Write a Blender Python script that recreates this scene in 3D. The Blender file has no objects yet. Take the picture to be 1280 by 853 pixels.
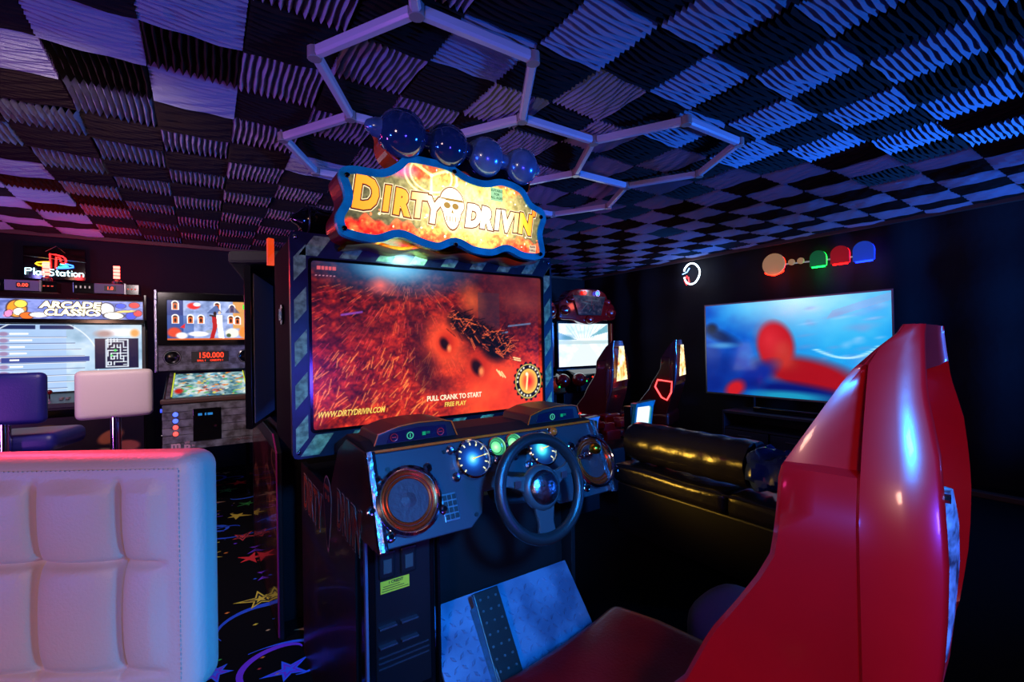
import bpy, bmesh, math, random
import numpy as np
from mathutils import Vector, Matrix

# ------------------------------------------------------------ camera, world, lights
R = math.radians
SC = bpy.context.scene
COL = SC.collection
YAW, PIT, ROL = .5894, .00726, -.01872
def make_camera():
    f = Vector((math.sin(YAW)*math.cos(PIT), math.cos(YAW)*math.cos(PIT), math.sin(PIT)))
    r = Vector((math.cos(YAW), -math.sin(YAW), 0)); u = r.cross(f)
    c, s = math.cos(ROL), math.sin(ROL)
    r2, u2 = r*c + u*s, u*c - r*s
    cam = bpy.data.cameras.new('camera'); cam.sensor_width = 36; cam.lens = 577.7/1280*36
    cam.clip_start = .05
    o = bpy.data.objects.new('camera', cam); COL.objects.link(o)
    o.matrix_world = Matrix(((r2.x, u2.x, -f.x, 0), (r2.y, u2.y, -f.y, 0), (r2.z, u2.z, -f.z, 1.3), (0, 0, 0, 1)))
    SC.camera = o
make_camera()
SC.view_settings.view_transform = 'Standard'
SC.view_settings.look = 'None'
SC.view_settings.gamma = 1
SC.view_settings.exposure = 0
w = bpy.data.worlds.new('room_dark'); SC.world = w; w.use_nodes = True
w.node_tree.nodes['Background'].inputs[0].default_value = (.10, .10, .25, 1)
w.node_tree.nodes['Background'].inputs[1].default_value = .0

def area(name, loc, look, size, power, color, sy=None, spread=180):
    l = bpy.data.lights.new(name, 'AREA'); l.energy = power; l.color = color; l.size = size
    if sy: l.shape = 'RECTANGLE'; l.size_y = sy
    l.spread = R(spread)
    o = bpy.data.objects.new(name, l); COL.objects.link(o); o.location = loc
    o.rotation_euler = (Vector(look)-Vector(loc)).to_track_quat('-Z', 'Y').to_euler()
    return o
def point(name, loc, power, color, size=.03):
    l = bpy.data.lights.new(name, 'POINT'); l.energy = power; l.color = color; l.shadow_soft_size = size
    o = bpy.data.objects.new(name, l); COL.objects.link(o); o.location = loc
    return o
BLUE = (.015, .17, 1.0)
# blue wash lamps standing in the unseen part of the room, right and behind the camera
area('blue_lamp_right', (4.9, -1.6, .8), (4.0, 1.4, 2.45), .30, 120, BLUE, spread=105)
area('blue_lamp_corner', (5.2, 2.9, 1.5), (3.7, 4.9, 2.45), .25, 46, (.02, .22, 1.0), spread=130)
area('blue_lamp_left', (-2.6, .1, .9), (-.1, 1.1, 2.45), .25, 11, (.04, .12, 1.0), spread=80)
area('blue_lamp_rear', (.25, -.5, 1.75), (.85, 1.2, .62), .16, 14, (.01, .27, 1.0), spread=60)
area('cyan_lamp_near', (.55, .05, .75), (-.4, .55, 1.0), .12, 1.7, (.0, .42, 1.0), spread=90)
# magenta and violet lamps to the left
area('violet_lamp_left', (-2.4, 1.6, .7), (-.5, 3.2, 2.45), .3, 12, (.62, .15, .95), spread=110)
area('violet_lamp_far', (-1.75, 4.3, 1.95), (-.3, 4.9, 2.45), .15, 6, (.30, .25, 1.0))
area('magenta_lamp_left', (-2.7, 3.6, 1.7), (-1.2, 3.2, 2.45), .3, 7, (1.0, .04, .30))
area('added_red_stool_light', (-.75, 2.3, 2.3), (-.42, .5, 1.16), .12, 6, (1.0, .03, .10), spread=40)  # added lamp aimed at the stool to redden its top
# the room's dim warm lamps: one behind the photographer, one over the aisle at the left
area('warm_lamp_rear', (-1.5, -1.1, 1.75), (-.1, .6, .7), .3, 8, (1.0, .50, .35), spread=110)
area('aisle_lamp', (-.55, 1.9, 2.2), (-.15, 4.3, .5), .3, 12, (1.0, .78, .80), spread=120)
area('added_amber_light', (1.27, 2.5, .62), (2.4, 1.5, .66), .25, 1.15, (1.0, .55, .06), spread=44)  # added lamp, hidden behind the big machine, for a gold sheen on the bolster
area('blue_lamp_seat', (.75, -1.5, 1.0), (.95, .3, 1.0), .25, 4, (.10, .05, 1.0), spread=60)

# ------------------------------------------------------------ materials
def lin(c):
    return tuple(x/12.92 if x <= .04045 else ((x+.055)/1.055)**2.4 for x in c)
def node_mat(name):
    m = bpy.data.materials.new(name); m.use_nodes = True
    return m, m.node_tree, m.node_tree.nodes['Principled BSDF']
def mat(name, color, rough=.5, metal=0, emit=None, es=0, bump=0, bscale=40, var=0, vscale=8, coat=0, color2=None, spec=.5, trans=0):
    m, nt, b = node_mat(name)
    c = lin(color)
    b.inputs['Base Color'].default_value = (*c, 1)
    b.inputs['Roughness'].default_value = rough
    b.inputs['Metallic'].default_value = metal
    b.inputs['Specular IOR Level'].default_value = spec
    if coat: b.inputs['Coat Weight'].default_value = coat; b.inputs['Coat Roughness'].default_value = .08
    if trans: b.inputs['Transmission Weight'].default_value = trans
    if emit: b.inputs['Emission Color'].default_value = (*lin(emit), 1); b.inputs['Emission Strength'].default_value = es
    tc = nt.nodes.new('ShaderNodeTexCoord')
    if var or color2:
        n = nt.nodes.new('ShaderNodeTexNoise'); n.inputs['Scale'].default_value = vscale; n.inputs['Detail'].default_value = 6
        nt.links.new(tc.outputs['Object'], n.inputs['Vector'])
        cr = nt.nodes.new('ShaderNodeValToRGB'); nt.links.new(n.outputs['Fac'], cr.inputs[0])
        c2 = lin(color2) if color2 else tuple(x*(1-var) for x in c)
        cr.color_ramp.elements[0].color = (*c2, 1); cr.color_ramp.elements[1].color = (*c, 1)
        cr.color_ramp.elements[0].position = .38; cr.color_ramp.elements[1].position = .62
        nt.links.new(cr.outputs[0], b.inputs['Base Color'])
    if bump:
        n = nt.nodes.new('ShaderNodeTexNoise'); n.inputs['Scale'].default_value = bscale; n.inputs['Detail'].default_value = 4
        nt.links.new(tc.outputs['Object'], n.inputs['Vector'])
        bp = nt.nodes.new('ShaderNodeBump'); bp.inputs['Strength'].default_value = bump; bp.inputs['Distance'].default_value = .01
        nt.links.new(n.outputs['Fac'], bp.inputs['Height']); nt.links.new(bp.outputs[0], b.inputs['Normal'])
    return m
def mat_attr(name, es=0, rough=.3, base=None, coat=0, spec=.5):
    """colours come from the mesh's own printed picture; es > 0 for backlit panels and screens"""
    m, nt, b = node_mat(name)
    a = nt.nodes.new('ShaderNodeAttribute'); a.attribute_name = 'Col'
    if es:
        b.inputs['Base Color'].default_value = (.01, .01, .01, 1)
        nt.links.new(a.outputs['Color'], b.inputs['Emission Color']); b.inputs['Emission Strength'].default_value = es
    else: nt.links.new(a.outputs['Color'], b.inputs['Base Color'])
    b.inputs['Roughness'].default_value = rough; b.inputs['Specular IOR Level'].default_value = spec
    if coat: b.inputs['Coat Weight'].default_value = coat
    return m
def glow(name, color, es): return mat(name, (.02, .02, .02), .4, emit=color, es=es)
M = dict(
 black=mat('black_laminate', (.07, .07, .08), .38),
 gloss=mat('black_gloss', (.04, .04, .05), .12),
 dash=mat('dark_dash_paint', (.17, .18, .21), .42, bump=.05, bscale=200),
 bezel=mat('dark_blue_bezel', (.09, .12, .19), .35, var=.5, vscale=30),
 stripe=mat('weathered_green_stripe', (.62, .80, .52), .5, color2=(.38, .50, .30), vscale=45),
 chrome=mat('chrome', (.85, .85, .88), .12, 1),
 chrome_worn=mat('worn_chrome', (.55, .55, .62), .25, 1, bump=.3, bscale=60),
 alu=mat('brushed_aluminium', (.6, .6, .62), .35, 1),
 gold=mat('golden_metal', (.75, .5, .12), .28, 1),
 blueframe=mat('blue_enamel_frame', (.10, .86, .84), .28, var=.35, vscale=14, coat=.4),
 redside=mat('dark_red_side', (.45, .05, .08), .3),
 dome=mat('smoked_blue_dome', (.14, .28, .45), .10, .35, coat=1),
 dome2=mat('frosted_blue_dome', (.45, .66, .80), .22, .35, coat=1, color2=(.30, .50, .66), vscale=12),  # frosted tint, base also lightened for the blue lamp's light on it
 orange=mat('orange_edge', (.85, .33, .08), .25, coat=.5),
 rubber=mat('black_rubber', (.10, .10, .11), .32, bump=.15, bscale=300),
 spoke=mat('grey_wheel_spoke', (.19, .20, .22), .4),
 cone=mat('speaker_cone', (.22, .12, .14), .6, bump=.2, bscale=90),
 cone_ring=mat('copper_speaker_ring', (.90, .30, .12), .25, .8),
 seatred=mat('glossy_red_shell', (.80, .015, .03), .30, var=.12, vscale=5, coat=.5),
 seatcush=mat('red_vinyl_cushion', (.62, .03, .05), .32, bump=.12, bscale=120, var=.3, vscale=6),
 worn=mat('pale_worn_insert', (.62, .66, .70), .4, color2=(.25, .2, .22), vscale=32),
 leather=mat('white_quilted_leather', (.78, .74, .72), .45, bump=.12, bscale=260),
 thread=mat('pale_thread', (.75, .7, .7), .7),
 leather2=mat('beige_stool_leather', (.78, .72, .70), .5, bump=.1, bscale=160),
 navy=mat('navy_stool_leather', (.10, .10, .42), .45, bump=.1, bscale=160),
 foam_light=mat('grey_acoustic_foam', (.60, .60, .66), .95, bump=.1, bscale=300, spec=.1),
 foam_dark=mat('black_acoustic_foam', (.15, .105, .09), .92, bump=.1, bscale=300, spec=.2),
 curtain=mat('black_curtain', (.095, .09, .10), .8, bump=.35, bscale=14, spec=.25),
 carpet=mat('black_carpet', (.035, .035, .045), .95, bump=.4, bscale=500, spec=.1),
 carpet_print=mat_attr('bright_carpet_yarn', 0, .95),
 wood=mat('grey_weathered_plank', (.46, .46, .50), .6, color2=(.24, .22, .24), vscale=18),
 brown=mat('brown_wood_rail', (.32, .20, .16), .5),
 glassy=mat('glossy_screen_glass', (.03, .03, .03), .06, coat=.5),
 steel_blue=mat('tread_plate_steel', (.48, .56, .68), .33, .5, color2=(.34, .40, .52), vscale=9),
 vinyl=mat('black_bench_vinyl', (.11, .10, .10), .26, bump=.25, bscale=25),
 beige=mat('beige_cloth', (.62, .58, .55), .8, bump=.3, bscale=30),
 yellow_print=mat('yellow_sticker', (.70, .74, .16), .5, emit=(.70, .74, .10), es=.12),
 ink=mat('black_ink', (.03, .03, .03), .6),
 purple=mat('purple_grey_panel', (.42, .38, .46), .45),
 tube_plastic=mat('frosted_tube_plastic', (.82, .82, .86), .22, coat=.6),
 tube_clip=mat('clear_clip_plastic', (.62, .60, .58), .2, coat=.6),
 red_plastic=mat('red_moulded_plastic', (.50, .03, .03), .15, coat=.8),
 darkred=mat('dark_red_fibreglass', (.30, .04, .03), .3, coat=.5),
)

# ------------------------------------------------------------ mesh building
class MB:
    def __init__(s): s.v = []; s.f = []; s.sm = []
    def add(s, vs, fs, smooth=False):
        n = len(s.v); s.v += [tuple(v) for v in vs]
        for f in fs: s.f.append([n+i for i in f]); s.sm.append(smooth)
        return s
    def box(s, a, b):
        (x0, y0, z0), (x1, y1, z1) = a, b
        return s.add([(x0,y0,z0),(x1,y0,z0),(x1,y1,z0),(x0,y1,z0),(x0,y0,z1),(x1,y0,z1),(x1,y1,z1),(x0,y1,z1)],
              [(0,3,2,1),(4,5,6,7),(0,1,5,4),(1,2,6,5),(2,3,7,6),(3,0,4,7)])
    def prism(s, pts, o, ux, uy, depth, smooth=False):
        o, ux, uy = Vector(o), Vector(ux), Vector(uy); n = ux.cross(uy).normalized()
        P = [o+ux*p[0]+uy*p[1] for p in pts]; k = len(P)
        vs = P + [p-n*depth for p in P]
        return s.add(vs, [list(range(k)), list(range(2*k-1, k-1, -1))] + [(i, i+k, (i+1) % k+k, (i+1) % k) for i in range(k)], smooth)
    def ring_prism(s, outer, inner, o, ux, uy, depth):
        o, ux, uy = Vector(o), Vector(ux), Vector(uy); n = ux.cross(uy).normalized(); k = len(outer)
        P = [o+ux*p[0]+uy*p[1] for p in outer]+[o+ux*p[0]+uy*p[1] for p in inner]
        vs = P+[p-n*depth for p in P]; fs = []
        for i in range(k):
            j = (i+1) % k
            fs += [(i, j, j+k, i+k), (i+2*k, i+3*k, j+3*k, j+2*k), (i, i+2*k, j+2*k, j), (i+k, j+k, j+3*k, i+3*k)]
        return s.add(vs, fs)
    def loft(s, rings, closed=True, cap=True, smooth=True):
        k = len(rings[0]); vs = [p for r in rings for p in r]; fs = []
        for a in range(len(rings)-1):
            for i in range(k if closed else k-1):
                j = (i+1) % k
                fs.append((a*k+i, a*k+j, (a+1)*k+j, (a+1)*k+i))
        s.add(vs, fs, smooth)
        if cap and closed:
            n = len(s.v)-len(vs)
            s.f.append([n+i for i in range(k)][::-1]); s.sm.append(False)
            s.f.append([n+(len(rings)-1)*k+i for i in range(k)]); s.sm.append(False)
        return s
    def lathe(s, prof, o, ax, n=24, sx=1, cap=True):
        o, ax = Vector(o), Vector(ax).normalized()
        a = ax.orthogonal().normalized(); b = ax.cross(a)
        return s.loft([[o+ax*h+(a*math.cos(t)+b*math.sin(t))*r for t in [2*math.pi*i/n for i in range(n)]] for r, h in prof], True, cap)
    def cyl(s, p, q, r, r2=None, n=12):
        p, q = Vector(p), Vector(q)
        return s.lathe([(r, 0), (r if r2 is None else r2, (q-p).length)], p, q-p, n)
    def tube(s, path, r, n=8, closed=False):
        P = [Vector(p) for p in path]; m = len(P); rings = []
        up = None
        for i in range(m):
            a = P[(i-1) % m] if closed or i > 0 else P[i]; b = P[(i+1) % m] if closed or i < m-1 else P[i]
            t = (b-a).normalized()
            if up is None: up = t.orthogonal().normalized()
            up = (up-t*up.dot(t)); up = up.normalized() if up.length > 1e-6 else t.orthogonal().normalized()
            v = t.cross(up); rr = r[i] if isinstance(r, (list, tuple)) else r
            rings.append([P[i]+(up*math.cos(q)+v*math.sin(q))*rr for q in [2*math.pi*j/n for j in range(n)]])
        if closed: rings.append(rings[0])
        return s.loft(rings, True, not closed)
    def torus(s, c, ax, Rr, r, n=40, m=10):
        c, ax = Vector(c), Vector(ax).normalized(); a = ax.orthogonal().normalized(); b = ax.cross(a)
        rings = []
        for i in range(n+1):
            t = 2*math.pi*i/n; d = a*math.cos(t)+b*math.sin(t)
            rings.append([c+d*(Rr+r*math.cos(p))+ax*r*math.sin(p) for p in [2*math.pi*j/m for j in range(m)]])
        return s.loft(rings, True, False)
    def sphere(s, c, r, n=20, m=12):
        r = r if isinstance(r, (tuple, list)) else (r, r, r); c = Vector(c)
        rings = [[c+Vector((r[0]*math.sin(p)*math.cos(t), r[1]*math.sin(p)*math.sin(t), r[2]*math.cos(p))) for t in [2*math.pi*i/n for i in range(n)]] for p in [math.pi*(.02+.96*j/m) for j in range(m, -1, -1)]]
        return s.loft(rings)
    def rbox(s, c, size, r, n=6, fn=None):
        """rounded box; fn(x, y, z) reshapes points given in the box's own frame"""
        hx, hy, hz = [q/2 for q in size]; ns = (n, n, n) if isinstance(n, int) else n
        for ax in range(3):
            for sg in (-1, 1):
                u, v = (ax+1) % 3, (ax+2) % 3; H = (hx, hy, hz); vs = []; fs = []
                def ln(h, k):
                    L = [-h, -h+r*.3, -h+r*.65]; L += [-h+r+(2*h-2*r)*i/k for i in range(k+1)]; return L+[h-r*.65, h-r*.3, h]
                A, B = ln(H[u], ns[u]), ln(H[v], ns[v])
                for a in A:
                    for b in B:
                        p = [0, 0, 0]; p[ax] = sg*H[ax]; p[u] = a; p[v] = b
                        q = [max(-H[i]+r, min(H[i]-r, p[i])) for i in range(3)]
                        d = Vector(p)-Vector(q); d = d.normalized()*r if d.length > 0 else d
                        w_ = Vector(q)+d
                        if fn: w_ = Vector(fn(*w_))
                        vs.append(w_+Vector(c))
                nb = len(B)
                for i in range(len(A)-1):
                    for j in range(nb-1):
                        f = (i*nb+j, (i+1)*nb+j, (i+1)*nb+j+1, i*nb+j+1)
                        fs.append(f if sg > 0 else f[::-1])
                s.add(vs, fs, True)
        return s
    def text(s, txt, size, o, ux, uy, ext=.0008, off=0, shear=0, align='CENTER', sx=1):
        cu = bpy.data.curves.new('t', 'FONT'); cu.body = txt; cu.size = size; cu.align_x = align; cu.align_y = 'CENTER'
        cu.extrude = ext; cu.offset = off; cu.shear = shear; cu.resolution_u = 3
        ob = bpy.data.objects.new('t', cu); me = bpy.data.meshes.new_from_object(ob)
        o, ux, uy = Vector(o), Vector(ux).normalized(), Vector(uy).normalized(); n = ux.cross(uy)
        s.add([o+ux*(v.co.x*sx)+uy*v.co.y+n*v.co.z for v in me.vertices], [list(p.vertices) for p in me.polygons])
        bpy.data.objects.remove(ob); bpy.data.curves.remove(cu); bpy.data.meshes.remove(me)
        return s

def obj(name, mb, m, parent=None, local=False, bevel=0, seg=2, kind=None, label=None):
    """links an MB as one mesh object; points are world points unless local"""
    me = bpy.data.meshes.new(name); me.from_pydata(mb.v, [], mb.f)
    if parent is not None and not local: me.transform(WM[parent.name].inverted())
    me.polygons.foreach_set('use_smooth', mb.sm)
    if isinstance(m, str): m = M[m]
    me.materials.append(m)
    bm = bmesh.new(); bm.from_mesh(me)
    if any(mb.sm): bmesh.ops.remove_doubles(bm, verts=bm.verts, dist=1e-5)
    bmesh.ops.recalc_face_normals(bm, faces=bm.faces)
    bm.to_mesh(me); bm.free()
    if any(mb.sm):
        try: me.set_sharp_from_angle(angle=R(42))
        except Exception: pass
    o = bpy.data.objects.new(name, me); COL.objects.link(o)
    if parent is not None: o.parent = parent; WM[o.name] = WM[parent.name]
    else: WM[o.name] = Matrix.Identity(4)
    if bevel:
        b = o.modifiers.new('bevel', 'BEVEL'); b.width = bevel; b.segments = seg; b.limit_method = 'ANGLE'; b.angle_limit = R(40)
    if kind: o['kind'] = kind
    if label: o['label'] = label
    return o
WM = {}
def thing(name, label, cat, loc=(0, 0, 0), rz=0, group=None):
    o = bpy.data.objects.new(name, None); COL.objects.link(o); o.empty_display_size = .1
    o.location = loc; o.rotation_euler = (0, 0, rz)
    WM[o.name] = Matrix.Translation(Vector(loc)) @ Matrix.Rotation(rz, 4, 'Z')
    o['label'] = label; o['category'] = cat
    if group: o['group'] = group
    return o
def tag(o, label, cat, group=None):
    o['label'] = label; o['category'] = cat
    if group: o['group'] = group
    return o
def copy_tree(o, loc=None, rz=None, label=None, parent=None):
    c = o.copy(); COL.objects.link(c)
    if parent is not None: c.parent = parent
    if loc is not None: c.location = loc
    if rz is not None: c.rotation_euler = (0, 0, rz)
    if label: c['label'] = label
    for ch in list(o.children): copy_tree(ch, parent=c)
    return c

# ------------------------------------------------------------ pictures (flat prints and screens)
rs = np.random.RandomState(7)
class Cv:
    def __init__(s, W, H, asp, bg):
        s.W, s.H = W, H; x = np.linspace(0, asp, W); y = np.linspace(0, 1, H)
        s.X, s.Y = np.meshgrid(x, y); s.asp = asp
        s.A = np.zeros((H, W, 3)); s.A[:] = bg
    def mix(s, m, c): s.A = s.A*(1-m[..., None])+np.array(c)*m[..., None]; return s
    def noise(s, fx, fy, oct=3, X=None, Y=None):
        X = s.X if X is None else X; Y = s.Y if Y is None else Y; t = 0; amp = 1; tot = 0
        for k in range(oct):
            g = rs.rand(64, 64); a = (X*fx*2**k) % 63; b = (Y*fy*2**k) % 63
            i, j = a.astype(int), b.astype(int); u, v = a-i, b-j; u = u*u*(3-2*u); v = v*v*(3-2*v)
            t = t+amp*((g[j, i]*(1-u)+g[j, i+1]*u)*(1-v)+(g[j+1, i]*(1-u)+g[j+1, i+1]*u)*v); tot += amp; amp *= .55
        return t/tot
    def ell(s, cx, cy, rx, ry, c, soft=.1, rot=0, a=1):
        dx, dy = s.X-cx, s.Y-cy; ca, sa = math.cos(rot), math.sin(rot)
        d = np.sqrt(((dx*ca+dy*sa)/rx)**2+((-dx*sa+dy*ca)/ry)**2)
        return s.mix(np.clip((1+soft-d)/(2*soft), 0, 1)*a, c)
    def ringe(s, cx, cy, rx, ry, w_, c, a=1):
        d = np.sqrt(((s.X-cx)/rx)**2+((s.Y-cy)/ry)**2); return s.mix(np.clip(1.5-np.abs(d-1)/w_, 0, 1)*a, c)
    def rect(s, x0, y0, x1, y1, c, a=1):
        return s.mix(((s.X >= x0) & (s.X <= x1) & (s.Y >= y0) & (s.Y <= y1))*a*1.0, c)
    def line(s, p, q, w_, c, a=1):
        px, py = p; dx, dy = q[0]-px, q[1]-py; L = dx*dx+dy*dy+1e-9
        t = np.clip(((s.X-px)*dx+(s.Y-py)*dy)/L, 0, 1); d = np.hypot(s.X-px-t*dx, s.Y-py-t*dy)
        return s.mix(np.clip(1.5-d/w_, 0, 1)*a, c)
    def poly(s, pts, c, a=1):
        m = np.zeros(s.X.shape, bool); n = len(pts)
        for i in range(n):
            (x0, y0), (x1, y1) = pts[i], pts[(i+1) % n]
            if y0 == y1: continue
            m ^= ((s.Y > min(y0, y1)) & (s.Y <= max(y0, y1)) & (s.X < x0+(s.Y-y0)*(x1-x0)/(y1-y0)))
        return s.mix(m*a*1.0, c)
def picture(name, cv, o, ux, uy, m, parent, mask=None, label=None):
    """puts a picture on a flat grid spanning o, o+ux, o+uy"""
    o, ux, uy = np.array(o, float), np.array(ux, float), np.array(uy, float); H, W = cv.H, cv.W
    P = o+np.linspace(0, 1, W)[None, :, None]*ux+np.linspace(0, 1, H)[:, None, None]*uy
    ii, jj = np.meshgrid(np.arange(W-1), np.arange(H-1)); a = (jj*W+ii).ravel()
    F = np.stack([a, a+1, a+W+1, a+W], 1)
    if mask is not None:
        keep = mask(((cv.X[:-1, :-1]+cv.X[1:, 1:])/2).ravel(), ((cv.Y[:-1, :-1]+cv.Y[1:, 1:])/2).ravel()); F = F[keep]
    me = bpy.data.meshes.new(name); V = P.reshape(-1, 3)
    if parent is not None:
        mi = np.array(WM[parent.name].inverted()); V = V@mi[:3, :3].T+mi[:3, 3]
    me.vertices.add(len(V)); me.vertices.foreach_set('co', V.ravel())
    me.loops.add(F.size); me.loops.foreach_set('vertex_index', F.ravel().astype(np.int32))
    me.polygons.add(len(F)); me.polygons.foreach_set('loop_start', np.arange(0, F.size, 4, dtype=np.int32))
    me.update(calc_edges=True)
    C = np.clip(cv.A, 0, 1); C = np.where(C <= .04045, C/12.92, ((C+.055)/1.055)**2.4).reshape(-1, 3)
    at = me.color_attributes.new('Col', 'FLOAT_COLOR', 'POINT')
    at.data.foreach_set('color', np.concatenate([C, np.ones((len(C), 1))], 1).astype(np.float32).ravel())
    me.materials.append(m)
    ob = bpy.data.objects.new(name, me); COL.objects.link(ob)
    if parent is not None: ob.parent = parent; WM[ob.name] = WM[parent.name]
    if label: ob['label'] = label
    return ob
X_, Y_, Z_ = Vector((1, 0, 0)), Vector((0, 1, 0)), Vector((0, 0, 1))

# ------------------------------------------------------------ the room
T = .31; CI, CJ = -.447, -6.455; CZ = 2.452
def struct(name, mb, m, **k): return obj(name, mb, m, kind='structure', **k)
struct('floor', MB().box((-3.2, -3, -.1), (5.62, 6.1, 0)), 'carpet')
FLOOR = bpy.data.objects['floor']
def folds(u0, u1, fn, nu, nz, amp, seed):
    """a curtain wall: gentle folds and sags across its face"""
    rr = random.Random(seed); ph = [rr.uniform(0, 6.28) for _ in range(8)]; fr = [rr.uniform(2, 16) for _ in range(8)]
    rows = []
    for k in range(nz+1):
        z = 2.47*k/nz; row = []
        for i in range(nu+1):
            u = u0+(u1-u0)*i/nu
            d = sum(math.sin(u*fr[j]+ph[j]+z*(2.2*math.sin(j*3.1)))*amp/(1+.25*j) for j in range(8))*.5
            d += amp*.8*math.sin(z*9+u*1.7+ph[0])*math.sin(u*.9+ph[2])
            row.append(fn(u, d, z))
        rows.append(row)
    return MB().loft(rows, False, False)
struct('wall_back', folds(-3.2, 5.62, lambda u, d, z: (u, 6.06+d, z), 120, 22, .018, 1), 'curtain')
struct('wall_right', folds(-3, 6.1, lambda u, d, z: (5.60+d, u, z), 120, 22, .022, 2), 'curtain')
struct('wall_left', folds(-3, 6.1, lambda u, d, z: (-3.1+d, u, z), 50, 10, .018, 3), 'curtain')
struct('wall_front', folds(-3.2, 5.62, lambda u, d, z: (u, -2.95+d, z), 50, 10, .018, 4), 'curtain')
struct('trim_1', MB().box((5.50, -3, 2.39), (5.54, 6.05, 2.43)), 'brown', bevel=.004)
struct('trim_2', MB().box((-3.1, 5.98, 2.39), (5.5, 6.01, 2.43)), 'brown', bevel=.004)
struct('baseboard_right', MB().box((5.16, -3, 0), (5.24, 1.45, .045)), 'brown', bevel=.006)
ceil = struct('ceiling', MB().box((-3.2, -3, 2.475), (5.65, 6.1, 2.52)), 'black')

def foam_mesh(name, seed, m):
    rr = random.Random(seed); nr = 12; ns = 8; P = .31/nr; g = []
    ph = [rr.uniform(0, 6.28) for _ in range(4)]; kx, ky = rr.uniform(-.09, .09), rr.uniform(-.09, .09)
    dent = [(rr.uniform(-.1, .1), rr.uniform(-.1, .1), rr.uniform(.015, .03)) for _ in range(2)]
    for r_ in range(nr*2+1):
        row = []
        for i in range(ns+1):
            x = -.155+.31*i/ns; y = -.155+P*r_/2
            wob = .0022*math.sin(x*22+ph[0])+.0012*math.sin(x*47+ph[1]+y*30)
            z = -.004 if r_ % 2 == 0 else -.034+.003*math.sin(x*35+ph[2]+r_)
            for dx, dy, dr in dent:
                q = math.hypot(x-dx, y-dy)
                if q < dr*1.6 and r_ % 2: z += .010*(1-q/(dr*1.6))
            e = 1 if 0 < r_ < nr*2 else 0
            z += -.016*(1-(x/.155)**2)*(1-(y/.155)**2)*.8 + kx*x*.5 + ky*y*.5
            row.append((x, y+wob*e, z))
        g.append(row)
    mb = MB().loft(g, False, False, smooth=False)
    me = bpy.data.meshes.new(name); me.from_pydata(mb.v, [], mb.f); me.materials.append(m); return me
FM = {k: [foam_mesh('foam_tile', 10*q+s, M[m]) for s in range(5)] for q, (k, m) in enumerate((('l', 'foam_light'), ('d', 'foam_dark')))}
cam_mw = SC.camera.matrix_world.inverted()
def px(p):
    v = cam_mw @ Vector(p)
    if v.z > -.15: return None
    return (640+577.7*v.x/-v.z, 426.5-577.7*v.y/-v.z)
tiles = []
for i in range(-9, 18):
    for j in range(-11, 13):
        x, y = (i+.5-CI)*T, (j+.5-CJ)*T
        if not (-3.1 < x < 5.6 and -2.9 < y < 6.05): continue
        q = [px((x+a*.155, y+b*.155, CZ)) for a, b in ((-1, -1), (1, -1), (1, 1), (-1, 1))]
        ar = 0
        if all(q) and max(p[0] for p in q) > -60 and min(p[0] for p in q) < 1340 and max(p[1] for p in q) > -60:
            ar = abs(sum(q[k][0]*q[(k+1) % 4][1]-q[(k+1) % 4][0]*q[k][1] for k in range(4)))/2
        tiles.append((ar, i, j, x, y))
tiles.sort(reverse=True)
LONG_X = {(-1, 1), (-2, 0), (-1, -1), (-3, 1), (-3, -1), (3, -3), (4, -4), (2, -2), (5, -3), (6, -4), (7, -3), (8, -4), (7, -5), (8, -6), (9, -5), (10, -6), (5, -5), (6, -6), (9, -3), (10, -4), (11, -5), (8, -2), (6, -2), (4, -4)}
rest = MB(); rest2 = MB()
rt = random.Random(5)
for n, (ar, i, j, x, y) in enumerate(tiles):
    light = (i+j) % 2 == 0
    # long side of the ridges: across the room near the camera and in single panels, lengthwise elsewhere
    alongx = ((i, j) in LONG_X) or (light and j > 5 and i < -3) or (light and rt.random() < .03) if light else not ((i, j) in {(-2, 1), (-1, 0), (-4, 7), (-3, 8), (-4, 9)} or (i > 9 and rt.random() < .8))
    if light and i > 9 and (i, j) not in LONG_X: alongx = False
    me = FM['l' if light else 'd'][rt.randrange(5)]
    rz = (0 if alongx else math.pi/2)+(math.pi if rt.random() < .5 else 0)+rt.uniform(-.012, .012)
    dx, dy, dz = rt.uniform(-.004, .004), rt.uniform(-.004, .004), rt.uniform(-.004, .004)
    if n < 300 and ar > 0:
        o = bpy.data.objects.new('foam_tile', me); COL.objects.link(o); o.parent = ceil
        o.location = (x+dx, y+dy, CZ+.012+dz); o.rotation_euler = (rt.uniform(-.02, .02), rt.uniform(-.02, .02), rz)
    else:
        mx = Matrix.Translation((x+dx, y+dy, CZ+.012+dz)) @ Matrix.Rotation(rz, 4, 'Z')
        (rest if light else rest2).add([mx @ v.co for v in me.vertices], [list(p.vertices) for p in me.polygons])
obj('foam_tiles_grey', rest, 'foam_light', ceil, kind='stuff')
obj('foam_tiles_black', rest2, 'foam_dark', ceil, kind='stuff')

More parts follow.
